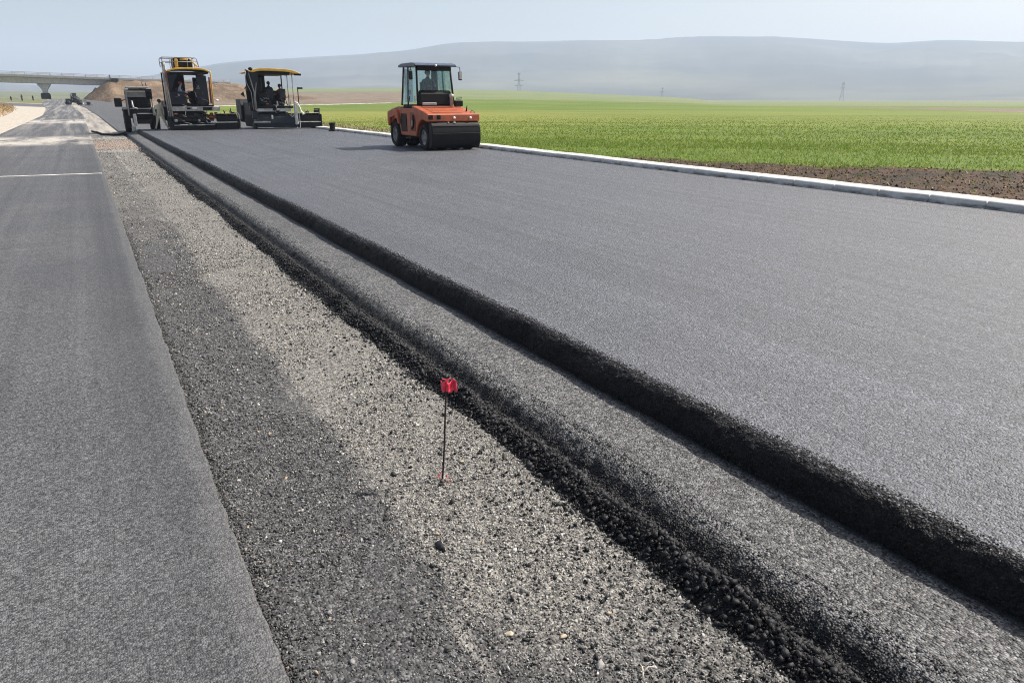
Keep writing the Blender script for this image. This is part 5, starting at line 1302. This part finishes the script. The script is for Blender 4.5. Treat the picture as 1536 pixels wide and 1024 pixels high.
b = MB(); b.box((0, 0, .1), (.9, 1.1, .12), bev=.04); b.build('base_plate', M['steel_dark'], t)
b = MB(); b.box((0, 0, .45), (.6, .6, .55), bev=.1); b.build('engine', M['black'], t)
b = MB(); b.tube([(-.2, .4, .5), (-.2, 1.0, 1.0), (.2, 1.0, 1.0), (.2, .4, .5)], .035, 6); b.build('handle', M['black'], t)
for i, (px_, py_, hp_, lab) in enumerate(((17, 151, 6, 'short dark post on the left verge, nearest the frame edge'), (33.5, 151.5, 9, 'tallest dark post on the far left verge, with a pale board at its foot'), (50, 151, 7, 'dark post on the far left verge closest to the bridge pier'))):
    p = at_y(px_, py_, 215); h_ = hp_ / 6.4
    t = thing('verge_post', lab, 'post', p)
    b = MB(); b.prism([(-.12, 0), (-.13, h_ * .6), (-.2, h_ * .62), (-.16, h_ * .8), (-.09, h_ * .82), (-.1, h_), (.1, h_), (.09, h_ * .82), (.17, h_ * .8), (.2, h_ * .6), (.13, h_ * .58), (.14, 0)], -.1, .1, .02, axis='Y'); b.build('shaft', M['black'], t)
    if i == 1:
        b = MB(); b.box((-.42, 0, .35), (.35, .06, .5), bev=.02); b.build('board', M['white'], t)

def pylon(px_, ytop, ybase, dist, arms, label, lean=0.0):
    d = ray(px_, ybase); hyp = math.hypot(d[0], d[1]); k = dist / hyp
    base = Vector((d[0] * k, d[1] * k, H + d[2] * k))
    d2 = ray(px_, ytop); hgt = H + d2[2] * dist / math.hypot(d2[0], d2[1]) - base.z
    t = thing('pylon', label, 'pylon', base, -math.atan2(d[0], d[1]))
    wb = hgt * .13; wt = hgt * .035; rr_ = hgt * .0065
    def W(z_): return wb + (wt - wb) * min(1, (z_ / hgt) / .62) ** .8
    b = MB()
    lv = [0, .16, .30, .42, .52, .62, .72, .82, .92, 1.0]
    for sx in (-1, 1):
        for sy in (-1, 1): b.tube([(sx * W(l * hgt), sy * W(l * hgt), l * hgt) for l in lv], rr_ * 1.25, 4)
    for i in range(len(lv) - 1):
        z0, z1 = lv[i] * hgt, lv[i + 1] * hgt
        for s_ in (-1, 1):
            b.tube([(-W(z0), s_ * W(z0), z0), (W(z1), s_ * W(z1), z1)], rr_ * .8, 3); b.tube([(W(z0), s_ * W(z0), z0), (-W(z1), s_ * W(z1), z1)], rr_ * .8, 3)
            b.tube([(s_ * W(z0), -W(z0), z0), (s_ * W(z1), W(z1), z1)], rr_ * .8, 3); b.tube([(s_ * W(z0), W(z0), z0), (s_ * W(z1), -W(z1), z1)], rr_ * .8, 3)
    b.build('lattice_mast', M['galv'], t)
    for (l, w_) in arms:
        b = MB(); z_ = l * hgt
        for s_ in (-1, 1):
            b.tube([(0, 0, z_ + hgt * .03), (s_ * w_ * hgt, 0, z_)], rr_ * 1.1, 4); b.tube([(0, 0, z_ - hgt * .02), (s_ * w_ * hgt, 0, z_)], rr_ * 1.1, 4)
            b.tube([(s_ * w_ * hgt, 0, z_), (s_ * w_ * hgt, 0, z_ - hgt * .05)], rr_ * .9, 4)
        b.build('cross_arm', M['galv'], t)
    return t
pylon(778.5, 109.5, 139, 720, [(.36, .2), (.62, .24), (.95, .09)], 'tallest lattice pylon on the field crest right of the roller')
pylon(1261.5, 123, 155, 1300, [(.72, .10), (.9, .08)], 'slim lattice pylon at the right below the hills')
pylon(993, 131, 147, 900, [(.6, .2), (.85, .15)], 'faint small pylon midway between the two larger ones')

# ================================================================== LIGHT, AIR, CAMERA
w = bpy.data.worlds.new('World'); scene.world = w; w.use_nodes = True
nt = w.node_tree; bg = nt.nodes['Background']
sky = nt.nodes.new('ShaderNodeTexSky'); sky.sky_type = 'NISHITA'; sky.sun_disc = False
sky.sun_elevation = SUN_EL; sky.sun_rotation = SUN_AZ; sky.altitude = 600
sky.air_density = 1.0; sky.dust_density = 5.0; sky.ozone_density = 2.0
nt.links.new(mixc(nt, 1.0, sky.outputs[0], (1.14, 1.035, .92), 'MULTIPLY'), bg.inputs[0]); bg.inputs[1].default_value = .085
sd = bpy.data.lights.new('sun', 'SUN'); sd.energy = 4.0; sd.angle = R(.53); sd.color = (1, .955, .89)
so = bpy.data.objects.new('sun', sd); COL.objects.link(so)
to_sun = Vector((math.sin(SUN_AZ) * math.cos(SUN_EL), math.cos(SUN_AZ) * math.cos(SUN_EL), math.sin(SUN_EL)))
so.rotation_euler = to_sun.to_track_quat('Z', 'Y').to_euler(); so.location = (30, 0, 60)

b = MB(); hh = 7200; zt, zb_ = 400.0, -8.0
b.box((0, 0, (zt + zb_) / 2), (2 * hh, 2 * hh, zt - zb_), bev=0)
hm = bpy.data.materials.new('haze'); hm.use_nodes = True; nt = hm.node_tree
for n in list(nt.nodes):
    if n.type != 'OUTPUT_MATERIAL': nt.nodes.remove(n)
pv = nt.nodes.new('ShaderNodeVolumePrincipled'); pv.inputs['Anisotropy'].default_value = .13; pv.inputs['Color'].default_value = (.68, .805, 1.0, 1); pv.inputs['Density'].default_value = 2.4e-4
nt.links.new(pv.outputs[0], [n for n in nt.nodes if n.type == 'OUTPUT_MATERIAL'][0].inputs['Volume'])
o = b.build('haze', hm, None); tag(o, 'pale blue haze fading the far hills', 'haze', kind='stuff')

cam = bpy.data.cameras.new('camera'); co = bpy.data.objects.new('camera', cam); COL.objects.link(co)
cam.sensor_width = 36; cam.lens = F / 1536 * 36; cam.clip_start = .05; cam.clip_end = 20000
co.location = (0, 0, H); co.rotation_euler = (math.pi / 2 - PIT, 0, -YAW)
scene.camera = co
scene.view_settings.view_transform = 'Standard'; scene.view_settings.look = 'None'
scene.view_settings.exposure = .85; scene.view_settings.gamma = 1; scene.view_settings.use_curve_mapping = False
scene.cycles.max_bounces = 6; scene.cycles.volume_bounces = 1; scene.cycles.transparent_max_bounces = 12
scene.cycles.use_denoising = True
scene.cycles.denoiser = 'OPENIMAGEDENOISE'
scene.cycles.denoising_input_passes = 'RGB_ALBEDO_NORMAL'
scene.cycles.denoising_prefilter = 'NONE'
scene.cycles.filter_width = 1.05
scene.cycles.sample_clamp_indirect = 8
